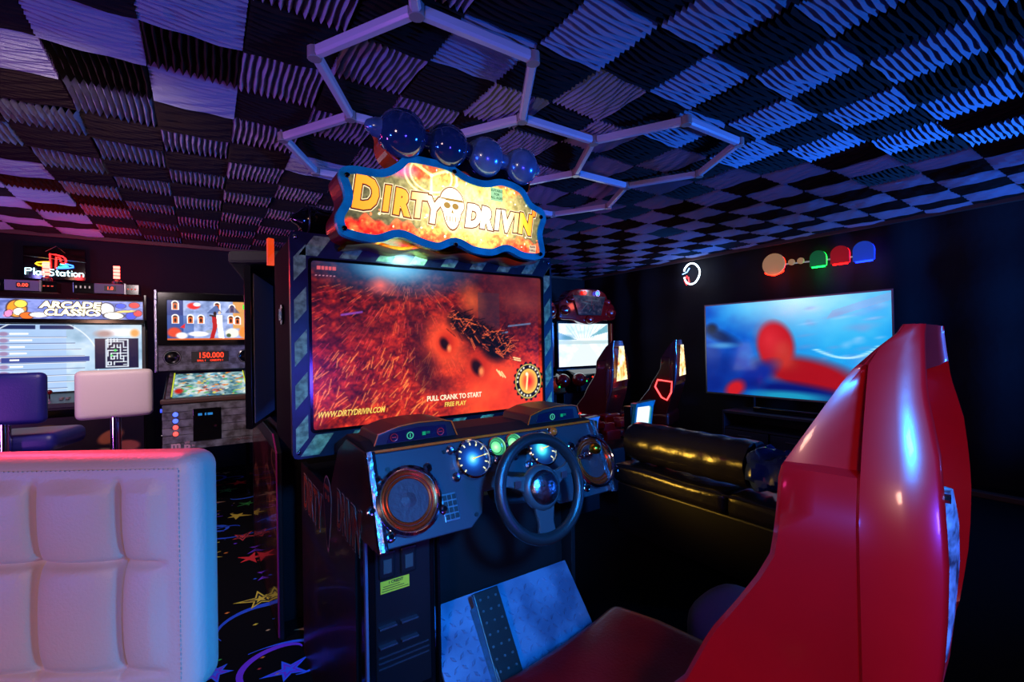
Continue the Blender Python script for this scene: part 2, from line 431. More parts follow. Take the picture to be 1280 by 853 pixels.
# carpet print: stars, comets and swirls woven into the pile
def hexc(h): return tuple(int(h[i:i+2], 16)/255 for i in (0, 2, 4))
CP = [hexc(h) for h in ('e02a2a', 'e8d23a', '2f6df0', '7a35d8', '39c04a', 'f08a2a', 'c9a06a', '1f58d8', 'd83a3a')]
def carpet():
    rr = random.Random(11); V = []; Fc = []; Cc = []
    def poly(ps, c, z):
        n = len(V); V.extend([(x, y, z) for x, y in ps]); Fc.append(list(range(n, n+len(ps)))); Cc.extend([c]*len(ps))
    def star(x, y, r, c, c2, n=5, fat=.38, z=.0012, hollow=False):
        a0 = rr.uniform(0, 6.28); k = [rr.uniform(.75, 1.35) for _ in range(n)]
        def pts(s): return [(x+math.cos(a0+math.pi*i/n)*r*s*(k[i//2] if i % 2 == 0 else fat), y+math.sin(a0+math.pi*i/n)*r*s*(k[i//2] if i % 2 == 0 else fat)) for i in range(2*n)]
        for s, cc, zz in ((1, c, z), (.72, c2, z+.0004)) + (((.4, c, z+.0008),) if not hollow else ()):
            P = pts(s)
            for i in range(2*n): poly([(x, y), P[i], P[(i+1) % (2*n)]], cc, zz)
    def swirl(x, y, r, c, z):
        a0 = rr.uniform(0, 6.28); tt = rr.uniform(3, 5.5); m = 26; w_ = rr.uniform(.008, .018)
        P = []
        for i in range(m+1):
            t = i/m; a = a0+tt*t; q = r*(.25+t*.9); P.append((x+math.cos(a)*q*1.3, y+math.sin(a)*q, w_*math.sin(math.pi*min(1, t*1.02+.02))+.002, a))
        for i in range(m):
            x0, y0, w0, a = P[i]; x1, y1, w1, b = P[i+1]
            poly([(x0-math.cos(a)*w0, y0-math.sin(a)*w0), (x0+math.cos(a)*w0, y0+math.sin(a)*w0), (x1+math.cos(b)*w1, y1+math.sin(b)*w1), (x1-math.cos(b)*w1, y1-math.sin(b)*w1)], c, z)
    y = -2.5; dark = (.03, .03, .04)
    while y < 5.9:
        x = -3
        while x < 1.5:
            xx, yy = x+rr.uniform(-.08, .08), y+rr.uniform(-.08, .08); c = rr.choice(CP)
            q = rr.random()
            if q < .45: star(xx, yy, rr.uniform(.055, .10), c, dark if rr.random() < .55 else rr.choice(CP), 5 if rr.random() < .7 else 6)
            elif q < .6: star(xx, yy, rr.uniform(.06, .11), c, c)
            else:
                swirl(xx, yy, rr.uniform(.09, .2), rr.choice([CP[2], CP[7], CP[3], CP[7]]), .0008)
                if rr.random() < .5: star(xx, yy, rr.uniform(.05, .09), rr.choice(CP), rr.choice(CP))
            for _ in range(2):
                a, b = xx+rr.uniform(-.15, .15), yy+rr.uniform(-.15, .15); s_ = rr.uniform(.006, .014)
                poly([(a-s_, b), (a, b-s_*.6), (a+s_, b), (a, b+s_*.6)], rr.choice(CP), .0024)
            x += .27
        y += .25
    me = bpy.data.meshes.new('carpet_print'); me.from_pydata(V, [], Fc)
    at = me.color_attributes.new('Col', 'FLOAT_COLOR', 'POINT')
    at.data.foreach_set('color', np.array([(*lin(c), 1) for c in Cc], np.float32).ravel())
    me.materials.append(M['carpet_print'])
    o = bpy.data.objects.new('carpet_print', me); COL.objects.link(o); o.parent = FLOOR; o['kind'] = 'stuff'
    o['label'] = 'bright stars and swirls printed in the carpet'
carpet()

# honeycomb of tube lights under the ceiling
hz = 2.375; HS = .467
hexn = thing('honeycomb_light_frame', 'honeycomb of pale plastic light tubes hung under the tiled ceiling', 'light', (.82, 1.8, hz))
cs = [(.82, 1.8), (2.221, 1.8), (.82, 2.608), (2.221, 2.608)]
vid = {}; edges = set()
def vk(x, y):
    for k in vid:
        if math.hypot(vid[k][0]-x, vid[k][1]-y) < .05: return k
    vid[len(vid)] = (x, y); return len(vid)-1
for cx, cy in cs:
    ks = [vk(cx+HS*math.cos(R(60*i)), cy+HS*math.sin(R(60*i))) for i in range(6)]
    for i in range(6): edges.add(tuple(sorted((ks[i], ks[(i+1) % 6]))))
edges.add(tuple(sorted((vk(1.287, 1.8), vk(1.754, 1.8))))); edges.add((vk(.587, 1.396), vk(.353, .99)))
for a, b in sorted(edges):
    p, q = Vector((*vid[a], hz)), Vector((*vid[b], hz)); d = (q-p).normalized(); n = d.cross(Z_)
    p, q = p+d*.022, q-d*.022; pr_ = [(-.018, 0), (-.018, .026), (.018, .026), (.018, 0), (.011, -.010), (-.011, -.010)]
    obj('light_tube', MB().loft([[s_+n*u+Z_*v for u, v in pr_] for s_ in (p, q)], smooth=False), 'tube_plastic', hexn, bevel=.002)
for k, (x, y) in vid.items():
    c = obj('connector', MB().cyl((x, y, hz-.013), (x, y, hz+.030), .026, n=12), 'tube_clip', hexn, bevel=.002)
    if k % 3 == 0: obj('hanger_wire', MB().cyl((x, y, hz+.02), (x, y, 2.47), .0015, n=5), 'alu', c)

# ------------------------------------------------------------ the big racing cabinet in the middle
def smooth_closed(pts, k=6):
    n = len(pts); out = []
    for i in range(n):
        p0, p1, p2, p3 = [np.array(pts[(i+q) % n], float) for q in (-1, 0, 1, 2)]
        for t in [a/k for a in range(k)]:
            out.append(tuple(.5*((2*p1)+(-p0+p2)*t+(2*p0-5*p1+4*p2-p3)*t*t+(-p0+3*p1-3*p2+p3)*t**3)))
    return out
def inset(P, d):
    n = len(P); out = []
    for i in range(n):
        a, b = P[i-1], P[(i+1) % n]; tx, ty = b[0]-a[0], b[1]-a[1]; L = math.hypot(tx, ty)
        out.append((P[i][0]-ty/L*d, P[i][1]+tx/L*d))
    return out
CX = .742
def mat_ramp(name, es, stops, x0, x1):
    """backlit lettering: brightest in front of the tube behind it"""
    m, nt, b = node_mat(name); tc = nt.nodes.new('ShaderNodeTexCoord'); sp = nt.nodes.new('ShaderNodeSeparateXYZ')
    mr = nt.nodes.new('ShaderNodeMapRange'); mr.inputs[1].default_value = x0; mr.inputs[2].default_value = x1
    cr = nt.nodes.new('ShaderNodeValToRGB')
    nt.links.new(tc.outputs['Object'], sp.inputs[0]); nt.links.new(sp.outputs[0], mr.inputs[0]); nt.links.new(mr.outputs[0], cr.inputs[0])
    els = cr.color_ramp.elements
    while len(els) < len(stops): els.new(.5)
    for e, (p, c) in zip(els, stops): e.position = p; e.color = (*lin(c), 1)
    nt.links.new(cr.outputs[0], b.inputs['Emission Color']); b.inputs['Emission Strength'].default_value = es
    b.inputs['Base Color'].default_value = (.02, .02, .02, 1)
    return m

mach = thing('driving_arcade_machine', 'big driving arcade machine with orange dirt-track screen, glowing bumpy marquee and four domes', 'arcade machine', (CX, 1.6, 0))
# screen housing and striped bezel
obj('screen_housing', MB().box((.236, 1.603, .962), (1.262, 2.02, 1.662)), mat('matt_black_housing', (.03, .03, .035), .8, spec=.1), mach, bevel=.006)
gr = obj('side_grille', MB().cyl((.236, 1.80, 1.42), (.229, 1.80, 1.42), .035, n=20), 'gloss', mach)
for k in range(6): obj('grille_slat', MB().box((.226, 1.775+k*.010, 1.40), (.230, 1.779+k*.010, 1.44)), 'chrome', gr)
ox0, ox1, oz0, oz1 = .228, 1.268, .952, 1.668; ix0, ix1, iz0, iz1 = .286, 1.213, 1.035, 1.583
def rr_(x0, z0, x1, z1, r, k=5):
    out = []
    for cx, cz, a0 in ((x1-r, z0+r, -90), (x1-r, z1-r, 0), (x0+r, z1-r, 90), (x0+r, z0+r, 180)):
        out += [(cx+r*math.cos(R(a0+90*i/k)), cz+r*math.sin(R(a0+90*i/k))) for i in range(k+1)]
    return out
bz = obj('screen_bezel', MB().ring_prism(rr_(ox0, oz0, ox1, oz1, .018), rr_(ix0, iz0, ix1, iz1, .012), (0, 1.578, 0), X_, Z_, .026), 'bezel', mach)
obj('bezel_lip', MB().ring_prism(rr_(ix0-.006, iz0-.006, ix1+.006, iz1+.006, .014), rr_(ix0+.003, iz0+.003, ix1-.003, iz1-.003, .01), (0, 1.574, 0), X_, Z_, .006), 'gloss', bz)
def clip_rect(P, x0, z0, x1, z1):
    for ax, v, sg in ((0, x0, 1), (0, x1, -1), (1, z0, 1), (1, z1, -1)):
        out = []
        for i in range(len(P)):
            a, b = P[i-1], P[i]; ia, ib = (a[ax]-v)*sg >= 0, (b[ax]-v)*sg >= 0
            if ia != ib:
                t = (v-a[ax])/(b[ax]-a[ax]); out.append((a[0]+(b[0]-a[0])*t, a[1]+(b[1]-a[1])*t))
            if ib: out.append(b)
        P = out
        if not P: break
    return P
def stripe(P, box):
    P = clip_rect(P, *box)
    if len(P) > 2: obj('hazard_stripe', MB().prism(P, (0, 1.5772, 0), X_, Z_, .0012), 'stripe', bz)
for k in range(9):
    x = .245+k*.122
    stripe([(x, oz0), (x+.055, oz0), (x+.115, iz0), (x+.06, iz0)], (ox0+.01, oz0+.008, ox1-.01, iz0-.012))
    stripe([(x, iz1), (x+.055, iz1), (x+.115, oz1), (x+.06, oz1)], (ox0+.01, iz1+.012, ox1-.01, oz1-.008))
for k in range(6):
    z = .96+k*.135
    stripe([(ox0, z), (ix0, z+.07), (ix0, z+.145), (ox0, z+.075)], (ox0+.01, oz0+.01, ix0-.012, oz1-.01))
    stripe([(ix1, z), (ox1, z+.07), (ox1, z+.145), (ix1, z+.075)], (ix1+.012, oz0+.01, ox1-.01, oz1-.01))
for x, z in ((.245, .972), (.245, 1.65), (1.25, .972), (1.25, 1.65)): obj('bolt', MB().sphere((x, 1.577, z), (.007, .004, .007), 10, 6), 'chrome_worn', bz)

# what the big screen shows: a buggy tearing down a dusty track
cv = Cv(330, 190, 1.69, (.5, .12, .05))
ang = np.arctan2(cv.Y-1.02, cv.X-.62); rad = np.hypot(cv.Y-1.02, cv.X-.62)
n1 = cv.noise(0, 0, 4, (ang+3.2)*9, rad*3.2); n2 = cv.noise(22, 34, 3); n3 = cv.noise(0, 0, 3, (ang+3.2)*30, rad*5); n4 = cv.noise(4, 5, 3)
n5 = cv.noise(60, 75, 2); n6 = cv.noise(0, 0, 2, (ang+3.2)*42, rad*14)
v = np.clip(((n1*.45+n3*.55+n2*.45+n4*.45+n5*.35+n6*.5)/2.75-.5)*3.0+.58+.20*(1-cv.Y), 0, 1)
ramp = lambda t, cs_: np.stack([np.interp(t, np.linspace(0, 1, len(cs_)), [c[q] for c in cs_]) for q in range(3)], -1)
cv.A = ramp(v, [(.10, .02, .06), (.34, .05, .07), (.66, .13, .08), (.93, .26, .13), (1, .45, .22)])
# straw strokes at the lower left
for _ in range(420):
    x, y = rs.uniform(0, 1.0), rs.uniform(.25, .85); a = math.atan2(1.02-y, .62-x)+rs.uniform(-.1, .1); l = rs.uniform(.02, .07)
    cv.line((x, y), (x+l*math.cos(a), y+l*math.sin(a)), .0022, [(1, .42, .22), (.30, .03, .05), (.85, .22, .25)][rs.randint(3)], .55)
for _ in range(260):
    x, y = rs.uniform(0, .75), rs.uniform(0, .42); a = rs.uniform(.5, 1.4); l = rs.uniform(.02, .09)
    cv.line((x, y), (x+l*math.cos(a), y+l*math.sin(a)), .003, rs.choice([0, 1]) and (1, .55, .25) or (.45, .06, .04), .7)
# smooth dusty track on the right
g = np.clip((cv.X-.78+(cv.Y-.1)*-.05)*3.2, 0, 1)*np.clip((.47-cv.Y+(cv.X-1.3)*-.12)*6, 0, 1)
cv.mix(g*.93, ()) if False else None
cv.A = cv.A*(1-g[..., None]*.92)+ramp(cv.noise(8, 8, 4), [(.80, .16, .08), (.94, .26, .12), (1, .36, .17)])*g[..., None]*.92
cv.ell(.86, .50, .15, .17, (.96, .30, .14), .5, a=.9)
# dark gully and smoke
for x, y, rx, ry, a in ((.72, .33, .07, .09, .75), (.80, .22, .09, .05, .6), (.66, .52, .05, .16, .5), (.30, .60, .17, .05, .4), (1.45, .72, .30, .18, .55), (1.2, .82, .1, .12, .4)):
    cv.ell(x, y, rx, ry, (.13, .03, .08), .8, a=a)
m_ = np.clip((cv.Y-.80+.14*(cv.X-.7)**2*0)*5, 0, 1); cv.mix(m_*.55, (.12, .07, .17))
m_ = np.clip((cv.X-.95)*2, 0, 1)*np.clip((cv.Y-.62)*6, 0, 1)
cv.A = cv.A*(1-m_[..., None]*.75)+ramp(n1*.5+n4*.5, [(.12, .06, .12), (.34, .10, .13), (.50, .22, .20), (.80, .30, .16)])*m_[..., None]*.75
cv.ell(1.07, .80, .07, .09, (.90, .38, .18), .9, .5, .7); cv.rect(1.12, .60, 1.30, .86, (.22, .15, .20), .5)
cv.ell(.55, 1.02, .34, .13, (.10, .55, .85), .9, a=.75); cv.ell(.50, 1.0, .15, .07, (.55, .88, 1), .9, a=.9)  # sky blue at the top, with the marquee lamp's reflection painted in
cv.ell(.42, .87, .05, .035, (1, .42, .38), .9, a=.8)
for x, y, l in ((.18, .68, .12), (1.38, .62, .2), (1.25, .555, .12)): cv.line((x, y), (x+l, y+.02), .006, (.50, .25, .65) if x < 1 else (.35, .45, .60), .9)
# dug out wheels in the dust, then the buggy
for x, y, s in ((.87, .50, .75), (1.12, .33, 1.0)):
    cv.ell(x, y, .085*s, .10*s, (.72, .15, .07), .5); cv.ell(x-.015, y-.005, .04*s, .06*s, (.12, .02, .02), .35, .5); cv.ell(x+.02, y-.035, .02*s, .03*s, (1, .50, .28), .6)
cv.ell(1.15, .55, .26, .085, (.06, .02, .03), .3, -.42); cv.ell(1.27, .47, .12, .10, (.05, .02, .02), .3, -.3); cv.ell(.98, .66, .08, .06, (.05, .03, .05), .4)
for _ in range(260):
    t = rs.uniform(0, 1); x = .90+.48*t+rs.uniform(-.05, .05); y = .68-.23*t+rs.uniform(-.085, .085); a = rs.uniform(-1.2, 1.0); l = rs.uniform(.02, .09)
    cv.line((x, y), (x+l*math.cos(a), y+l*math.sin(a)), .0025, [(.95, .40, .20), (.03, .01, .02), (.03, .01, .02), (.8, .3, .18), (.25, .06, .08)][rs.randint(5)], .9)
for x, y in ((1.27, .30), (1.29, .29), (1.31, .285), (1.42, .385), (1.425, .37)): cv.line((x, y), (x+.035, y-.045) if x < 1.35 else (x+.06, y-.012), .004, (1, .88, .6))
# round badge
bx_, by_ = 1.555, .20
cv.ell(bx_, by_, .125, .135, (.05, .03, .03), .03)
for k in range(18): cv.ell(bx_+.127*math.cos(k*.349), by_+.137*math.sin(k*.349), .014, .014, (.05, .03, .03), .1)
cv.ringe(bx_, by_, .118, .128, .03, (.85, .75, .35)); cv.ell(bx_, by_, .085, .095, (.98, .78, .30), .04); cv.ell(bx_, by_, .05, .055, (.85, .12, .05), .7)
for k in range(22):
    if k % 6: cv.ell(bx_+.103*math.cos(k*.2856), by_+.112*math.sin(k*.2856), .008, .008, (.92, .90, .80), .2)
cv.line((bx_-.02, by_-.06), (bx_-.008, by_+.05), .008, (1, .9, .6)); cv.ell(bx_-.015, by_+.055, .012, .014, (1, .95, .8), .2)
for k in range(5): cv.rect(.045+.022*k, .945, .062+.022*k, .965, (.9, .35, .38), .8)
for k in range(6): cv.rect(.035+.02*k, .905, .045+.02*k, .915, (.9, .6, .7), .7)
SCR = mat_attr('lit_game_screen', 1.35, .25, spec=.12)
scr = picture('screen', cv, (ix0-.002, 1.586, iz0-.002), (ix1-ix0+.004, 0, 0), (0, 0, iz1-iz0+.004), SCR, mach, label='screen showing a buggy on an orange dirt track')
wt, yl = glow('screen_white_text', (1, .93, .78), 1.1), glow('screen_yellow_text', (1, .85, .35), 1.0)
def stext(t, size, x, z, m, sh=.2, sx=.85, off=.0):
    obj('caption', MB().text(t, size, (x, 1.5845, z), X_, Z_, .0002, off, sh, sx=sx), m, scr)
stext('WWW.DIRTYDRIVIN.COM', .027, .412, 1.082, yl, .35, .68, .0006)
stext('PULL CRANK TO START', .026, .795, 1.105, wt, 0, .82, .0008)
stext('FREE PLAY', .023, .795, 1.078, yl, .1, .85, .0006)

# glowing marquee
ZB = 1.645
OUT = smooth_closed([(-.372, -.006), (-.28, -.014), (-.205, .012), (-.13, -.008), (-.065, -.016), (.0, .008), (.07, -.014), (.15, -.016), (.215, .006), (.285, -.014), (.36, -.012), (.393, .015), (.383, .09), (.402, .15), (.388, .188), (.335, .208), (.29, .258), (.20, .276), (.12, .256), (.05, .262), (-.02, .288), (-.10, .292), (-.175, .286), (-.215, .250), (-.265, .222), (-.355, .216), (-.393, .190), (-.376, .12), (-.402, .06), (-.398, .018)], 5)
IN = inset(OUT, .025)
mo = (CX, 1.45, ZB)
mq = obj('marquee_box', MB().prism(OUT, (CX, 1.472, ZB), X_, Z_, .12), 'redside', mach)
obj('marquee_frame', MB().ring_prism(OUT, IN, mo, X_, Z_, .028), 'blueframe', mq, bevel=.003)
obj('hood_trim', MB().loft([[(CX+x, y, ZB+z-.022+.006*math.sin(x*38)) for x in [(-.37+.74*i/40) for i in range(41)]] for y, z in ((1.462, 0), (1.50, -.006), (1.575, -.002), (1.578, .010), (1.47, .012))], False, False), 'gold', mq)  # gold colour stands in for the lit sign mirrored in dark metal
cv = Cv(340, 135, 2.5, (.3, .1, .05))
a = cv.noise(7, 9, 5); b = cv.noise(30, 30, 3); q = np.clip(a*.8+b*.5-.2, 0, 1)
cv.A = ramp(q, [(.20, .02, .02), (.62, .08, .05), (.92, .25, .12), (1, .55, .30)])
band = np.clip(1.35-np.abs(cv.Y-.49-.08*np.sin(cv.X*2.4)*0+.03*np.sin(cv.X*17)+.02*np.sin(cv.X*41))/.22, 0, 1); band = np.clip(band*4-.2, 0, 1)
cv.A = cv.A*(1-band[..., None])+ramp(b, [(.10, .10, .07), (.19, .18, .12), (.26, .25, .17)])*band[..., None]
for _ in range(160):
    x, y = rs.uniform(.05, 2.45), rs.uniform(.1, .9); cv.ell(x, y, rs.uniform(.004, .014), rs.uniform(.004, .014), [(.12, .11, .08), (.9, .7, .5), (.95, .3, .15)][rs.randint(3)], .3, a=.8)
# faint circle symbol and scratches at the top left
for r_ in (.30, .24): cv.ringe(.98, .80, r_, r_*.75, .04, (1, .75, .45), .4)
for k in range(3): cv.line((.98, .80), (.98+.25*math.cos(k*2.09+.5), .80+.2*math.sin(k*2.09+.5)), .014, (1, .75, .45), .35)
for k in range(5): cv.line((.16+.06*k, .84), (.20+.06*k, .74), .006, (.95, .25, .1), .8)
cv.line((.25, .84), (.34, .72), .008, (.95, .25, .1)); cv.ell(.62, .8, .14, .06, (.45, .12, .35), .8, a=.7)
# light of the tube behind the panel, strongest right of the middle
hot = np.exp(-(((cv.X-1.48)/.62)**2+((cv.Y-.50)/.50)**2)); hot2 = np.exp(-(((cv.X-1.35)/1.0)**2+((cv.Y-.45)/.8)**2))
cv.A = cv.A*(1+2.1*hot2[..., None])+hot[..., None]*np.array((.62, .50, .22))
PW, PH = .80, .32
def in_poly(P):
    def f(u, v):
        xx, yy = u/2.5*PW-PW/2, v*PH-.018; m = np.zeros(xx.shape, bool)
        for i in range(len(P)):
            (x0, y0), (x1, y1) = P[i-1], P[i]
            if y0 == y1: continue
            m ^= ((yy > min(y0, y1)) & (yy <= max(y0, y1)) & (xx < x0+(yy-y0)*(x1-x0)/(y1-y0)))
        return m
    return f
panel = picture('marquee_panel', cv, (CX-PW/2, 1.456, ZB-.018), (PW, 0, 0), (0, 0, PH), mat_attr('backlit_marquee', 2.2, .3), mq, in_poly(inset(OUT, .012)), 'backlit orange and red printed panel')
fill = mat_ramp('backlit_letter_fill', 2.3, [(0, (.95, .50, .08)), (.24, (.98, .60, .18)), (.42, (1, .93, .80)), (.62, (1, 1, .92)), (.78, (1, .95, .75)), (.92, (1, .72, .12)), (1, (.95, .45, .08))], -.35, .35)
cream = mat_ramp('backlit_letter_edge', 1.5, [(0, (.95, .85, .65)), (1, (1, .9, .7))], -.35, .35)
darko = mat_ramp('letter_outline', .8, [(0, (.30, .08, .03)), (.5, (.75, .45, .15)), (1, (.35, .10, .03))], -.35, .35)
letters = [('D', -.318, .098, .150), ('I', -.250, .092, .112), ('R', -.200, .088, .118), ('T', -.142, .086, .112), ('Y', -.088, .078, .125),
           ('D', .068, .080, .112), ('R', .122, .080, .108), ('I', .170, .080, .100), ('V', .212, .078, .108), ('I', .254, .080, .095), ('N', .298, .080, .108), ("'", .338, .112, .09)]
for k_l, (ch, x, z, s) in enumerate(letters):
    for off, m, yy in ((.0150, cream, .0008), (.0120, darko, .0016), (.0072, fill, .0024)):
        o = obj('letter' if off < .008 else 'letter_edge', MB().text(ch, s*.93, (CX+x, 1.455-yy, ZB+z+.036), X_+Z_*(.05 if k_l % 2 else -.06), Z_, .0003, off, .20, sx=.76), m, panel)
def skull(mb, cx, cz, k, yy, n=26):
    P = []
    for i in range(n):
        t = 2*math.pi*i/n; r_ = .046
        x, z = math.sin(t)*r_*(1 if math.cos(t) > -.2 else .78), math.cos(t)*.056 if math.cos(t) > 0 else math.cos(t)*.088
        P.append((cx+x*k, z*k+cz))
    return mb.prism(P, (CX, yy, ZB), X_, Z_, .0004)
obj('skull_edge', skull(MB(), -.012, .150, 1.15, 1.4542), cream, panel); obj('skull_outline', skull(MB(), -.012, .150, 1.07, 1.4536), darko, panel)
obj('skull', skull(MB(), -.012, .150, 1.0, 1.4530), fill, panel)
f_ = MB()
for dx in (-.019, .013): f_.prism([(-.012+dx+.013*math.cos(t), .143+.011*math.sin(t)) for t in [i*.5236 for i in range(12)]], (CX, 1.4524, ZB), X_, Z_, .0003)
f_.prism([(-.016, .118), (-.006, .118), (-.011, .132)], (CX, 1.4524, ZB), X_, Z_, .0003)
for k in range(5): f_.prism([(-.034+.011*k, .088), (-.031+.011*k, .088), (-.031+.011*k, .106), (-.034+.011*k, .106)], (CX, 1.4524, ZB), X_, Z_, .0003)
f_.prism([(-.056, .160), (.032, .160), (.030, .168), (-.054, .168)], (CX, 1.4524, ZB), X_, Z_, .0003)
obj('skull_face', f_, glow('skull_features', (.80, .62, .30), 1.0), panel)  # printed eye sockets, nose, teeth and brow line
st = obj('age_sticker', MB().box((CX+.148, 1.4535, ZB+.190), (CX+.200, 1.4548, ZB+.238)), glow('pale_green_sticker', (.72, .95, .72), 1.0), panel)
gi = glow('green_ink', (.05, .45, .22), .6)
for t, z in (('SUITABLE', .228), ('FOR', .214), ('ALL AGES', .201)): obj('lettering', MB().text(t, .0125, (CX+.174, 1.4532, ZB+z), X_, Z_, .0001, .0002), gi, st)
obj('maker_badge', MB().prism([(.318, .012), (.350, .014), (.352, .042), (.320, .040)], (CX, 1.4535, ZB), X_, Z_, .001), glow('badge_white', (.95, .85, .7), 1.0), panel)
bi = glow('badge_ink', (.5, .08, .03), .5)
for t, z in (('RAW', .034), ('THRILLS', .020)): obj('lettering', MB().text(t, .011, (CX+.335, 1.4530, ZB+z), X_, Z_, .0001, .0003), bi, panel)
for x, z in ((-.370, .182), (-.380, .018), (.372, .155), (.366, .008), (-.005, .262), (-.005, .006)): obj('bolt', MB().cyl((CX+x, 1.448, ZB+z), (CX+x, 1.440, ZB+z), .008, n=12), 'gloss', mq, bevel=.002)
# wavy tray with four domes
tray = smooth_closed([(-.235, .282), (-.16, .250), (-.105, .275), (-.055, .243), (.0, .250), (.045, .268), (.095, .235), (.150, .240), (.20, .262), (.26, .235), (.325, .245), (.335, .30), (.30, .36), (-.20, .40), (-.25, .345)], 5)
db = obj('dome_tray', MB().prism(tray, (CX, 1.462, ZB), X_, Z_, .10), 'orange', mach, bevel=.006)
obj('dome_backing', MB().prism(inset(tray, .010), (CX, 1.459, ZB), X_, Z_, .004), 'gloss', db)
for k, (x, z, r_, m) in enumerate(((-.188, .355, .082, 'dome'), (-.025, .352, .076, 'dome'), (.128, .345, .072, 'dome2'), (.288, .342, .070, 'dome2'))):
    d = obj('dome', MB().sphere((CX+x, 1.46, ZB+z), (r_, r_*.9, r_), 32, 20), m, mach, label='dark mirror-like dome' if m == 'dome' else 'frosted blue dome')
    if k < 3: obj('dome_neck', MB().lathe([(.040, 0), (.030, .045), (.030, .08), (.040, .12)], (CX+x+.02, 1.462, ZB+z), X_, 20), m, mach)
obj('dome_tip', MB().lathe([(.034, 0), (.030, .03), (.016, .055), (.004, .06)], (CX-.25, 1.462, ZB+.36), -X_, 18), 'dome2', mach)
obj('dome_tip', MB().lathe([(.030, 0), (.024, .02), (.010, .035), (.003, .038)], (CX+.345, 1.462, ZB+.342), X_, 18), 'dome2', mach)
# black horn lying on top of the housing at the left
hn = obj('exhaust_horn', MB().lathe([(.044, 0), (.046, .10), (.050, .125), (.050, .15), (.036, .172), (.022, .185), (.014, .20), (.004, .205)], (.46, 1.74, 1.747), (-1, 0, .02), 24), 'gloss', mach)
for x in (.42, .31): obj('horn_strap', MB().torus((x, 1.74, 1.748), X_, .049, .005, 24, 6), 'black', hn)
obj('topper_mount', MB().box((.50, 1.60, 1.66), (.98, 1.80, 1.84)), 'black', mach, bevel=.01)

# lower body with printed sides
prof = [(2.16, 0), (2.16, .812), (1.62, .826), (1.50, .98), (1.40, 1.03), (1.205, 1.025), (1.105, .800), (1.32, .785), (1.33, .0)]
for sx, nm in ((.345, 'side_panel'), (1.135, 'side_panel')):
    o = obj(nm, MB().prism([(y, z) for y, z in prof], (sx, 0, 0), Y_, Z_, -.018), 'black', mach, bevel=.002)
    if sx < .5: sideL = o
cv = Cv(240, 230, 1.06/1.04, (.16, .06, .05))
a = cv.noise(4, 4, 4); b = cv.noise(20, 22, 3)
cv.A = ramp(np.clip(a*.6+b*.5-.1, 0, 1), [(.05, .02, .03), (.13, .05, .05), (.26, .10, .08), (.36, .15, .11)])
cv.ell(.19, .28, .06, .40, (.62, .22, .10), .9, .12, .85); cv.ell(.28, .50, .08, .16, (.40, .16, .10), .9, .3, .6); cv.ell(.33, .62, .5, .035, (.20, .22, .13), .9, .1, .7); cv.ell(.7, .60, .3, .035, (.14, .22, .16), .9, 0, .7); cv.ell(.6, .55, .4, .02, (.10, .12, .32), .9, 0, .7)
for _ in range(80):
    x, y = rs.uniform(.3, 1), rs.uniform(.05, .5); l = rs.uniform(.01, .06); t = rs.uniform(0, 3)
    cv.line((x, y), (x+l*math.cos(t), y+l*math.sin(t)), .004, [(.40, .22, .18), (.30, .14, .18), (.05, .02, .03)][rs.randint(3)], .8)
PM = np.array(prof)
def side_mask(u, v):
    yy, zz = 1.1+u/(1.06/1.04)*1.06, v*1.04; m = np.zeros(yy.shape, bool)
    for i in range(len(prof)):
        (x0, y0), (x1, y1) = prof[i-1], prof[i]
        if y0 == y1: continue
        m ^= ((zz > min(y0, y1)) & (zz <= max(y0, y1)) & (yy < x0+(zz-y0)*(x1-x0)/(y1-y0)))
    return m
picture('side_art', cv, (.3442, 1.1, 0), (0, 1.06, 0), (0, 0, 1.04), mat_attr('printed_side_vinyl', 0, .35, coat=.15), sideL, side_mask, 'dark brown and orange printed side art')
oe, ofl = mat('side_logo_edge', (.85, .60, .48), .4), mat('side_logo_fill', (.70, .26, .10), .4)
for t, y, s in (('DIRTY', 1.93, .19), ('DRIVIN\'', 1.385, .165)):
    for off, m, dx in ((.010, oe, .0006), (.007, 'ink', .0010), (.0, ofl, .0014)):
        obj('side_lettering', MB().text(t, s, (.3440-dx, y, .700 if s > .18 else .790), -Y_, Z_, .0002, off*.8, .1, sx=.66 if s > .18 else .48), m, sideL)
for k, m, dx in ((1.1, oe, .0008), (1.02, 'ink', .0012)):
    P = [(math.sin(t)*.055*k*(1 if math.cos(t) > 0 else 1-.5*abs(math.cos(t))), (math.cos(t)*.075 if math.cos(t) > 0 else math.cos(t)*.16)*k) for t in [2*math.pi*i/24 for i in range(24)]]
    obj('side_skull', MB().prism(P, (.3442-dx, 1.655, .785), -Y_, Z_, .0003), m, sideL)
sk = MB()
for dx in (-.02, .02): sk.prism([(dx+.014*math.cos(t), .012*math.sin(t)) for t in [i*.6283 for i in range(10)]], (.3426, 1.655, .795), -Y_, Z_, .0003)
sk.prism([(-.04, .035), (.04, .035), (.035, .05), (-.035, .05)], (.3426, 1.655, .785), -Y_, Z_, .0003)
obj('side_skull_face', sk, ofl, sideL)
obj('rear_base', MB().box((.363, 1.5, 0), (1.117, 2.15, .80)), 'black', mach)
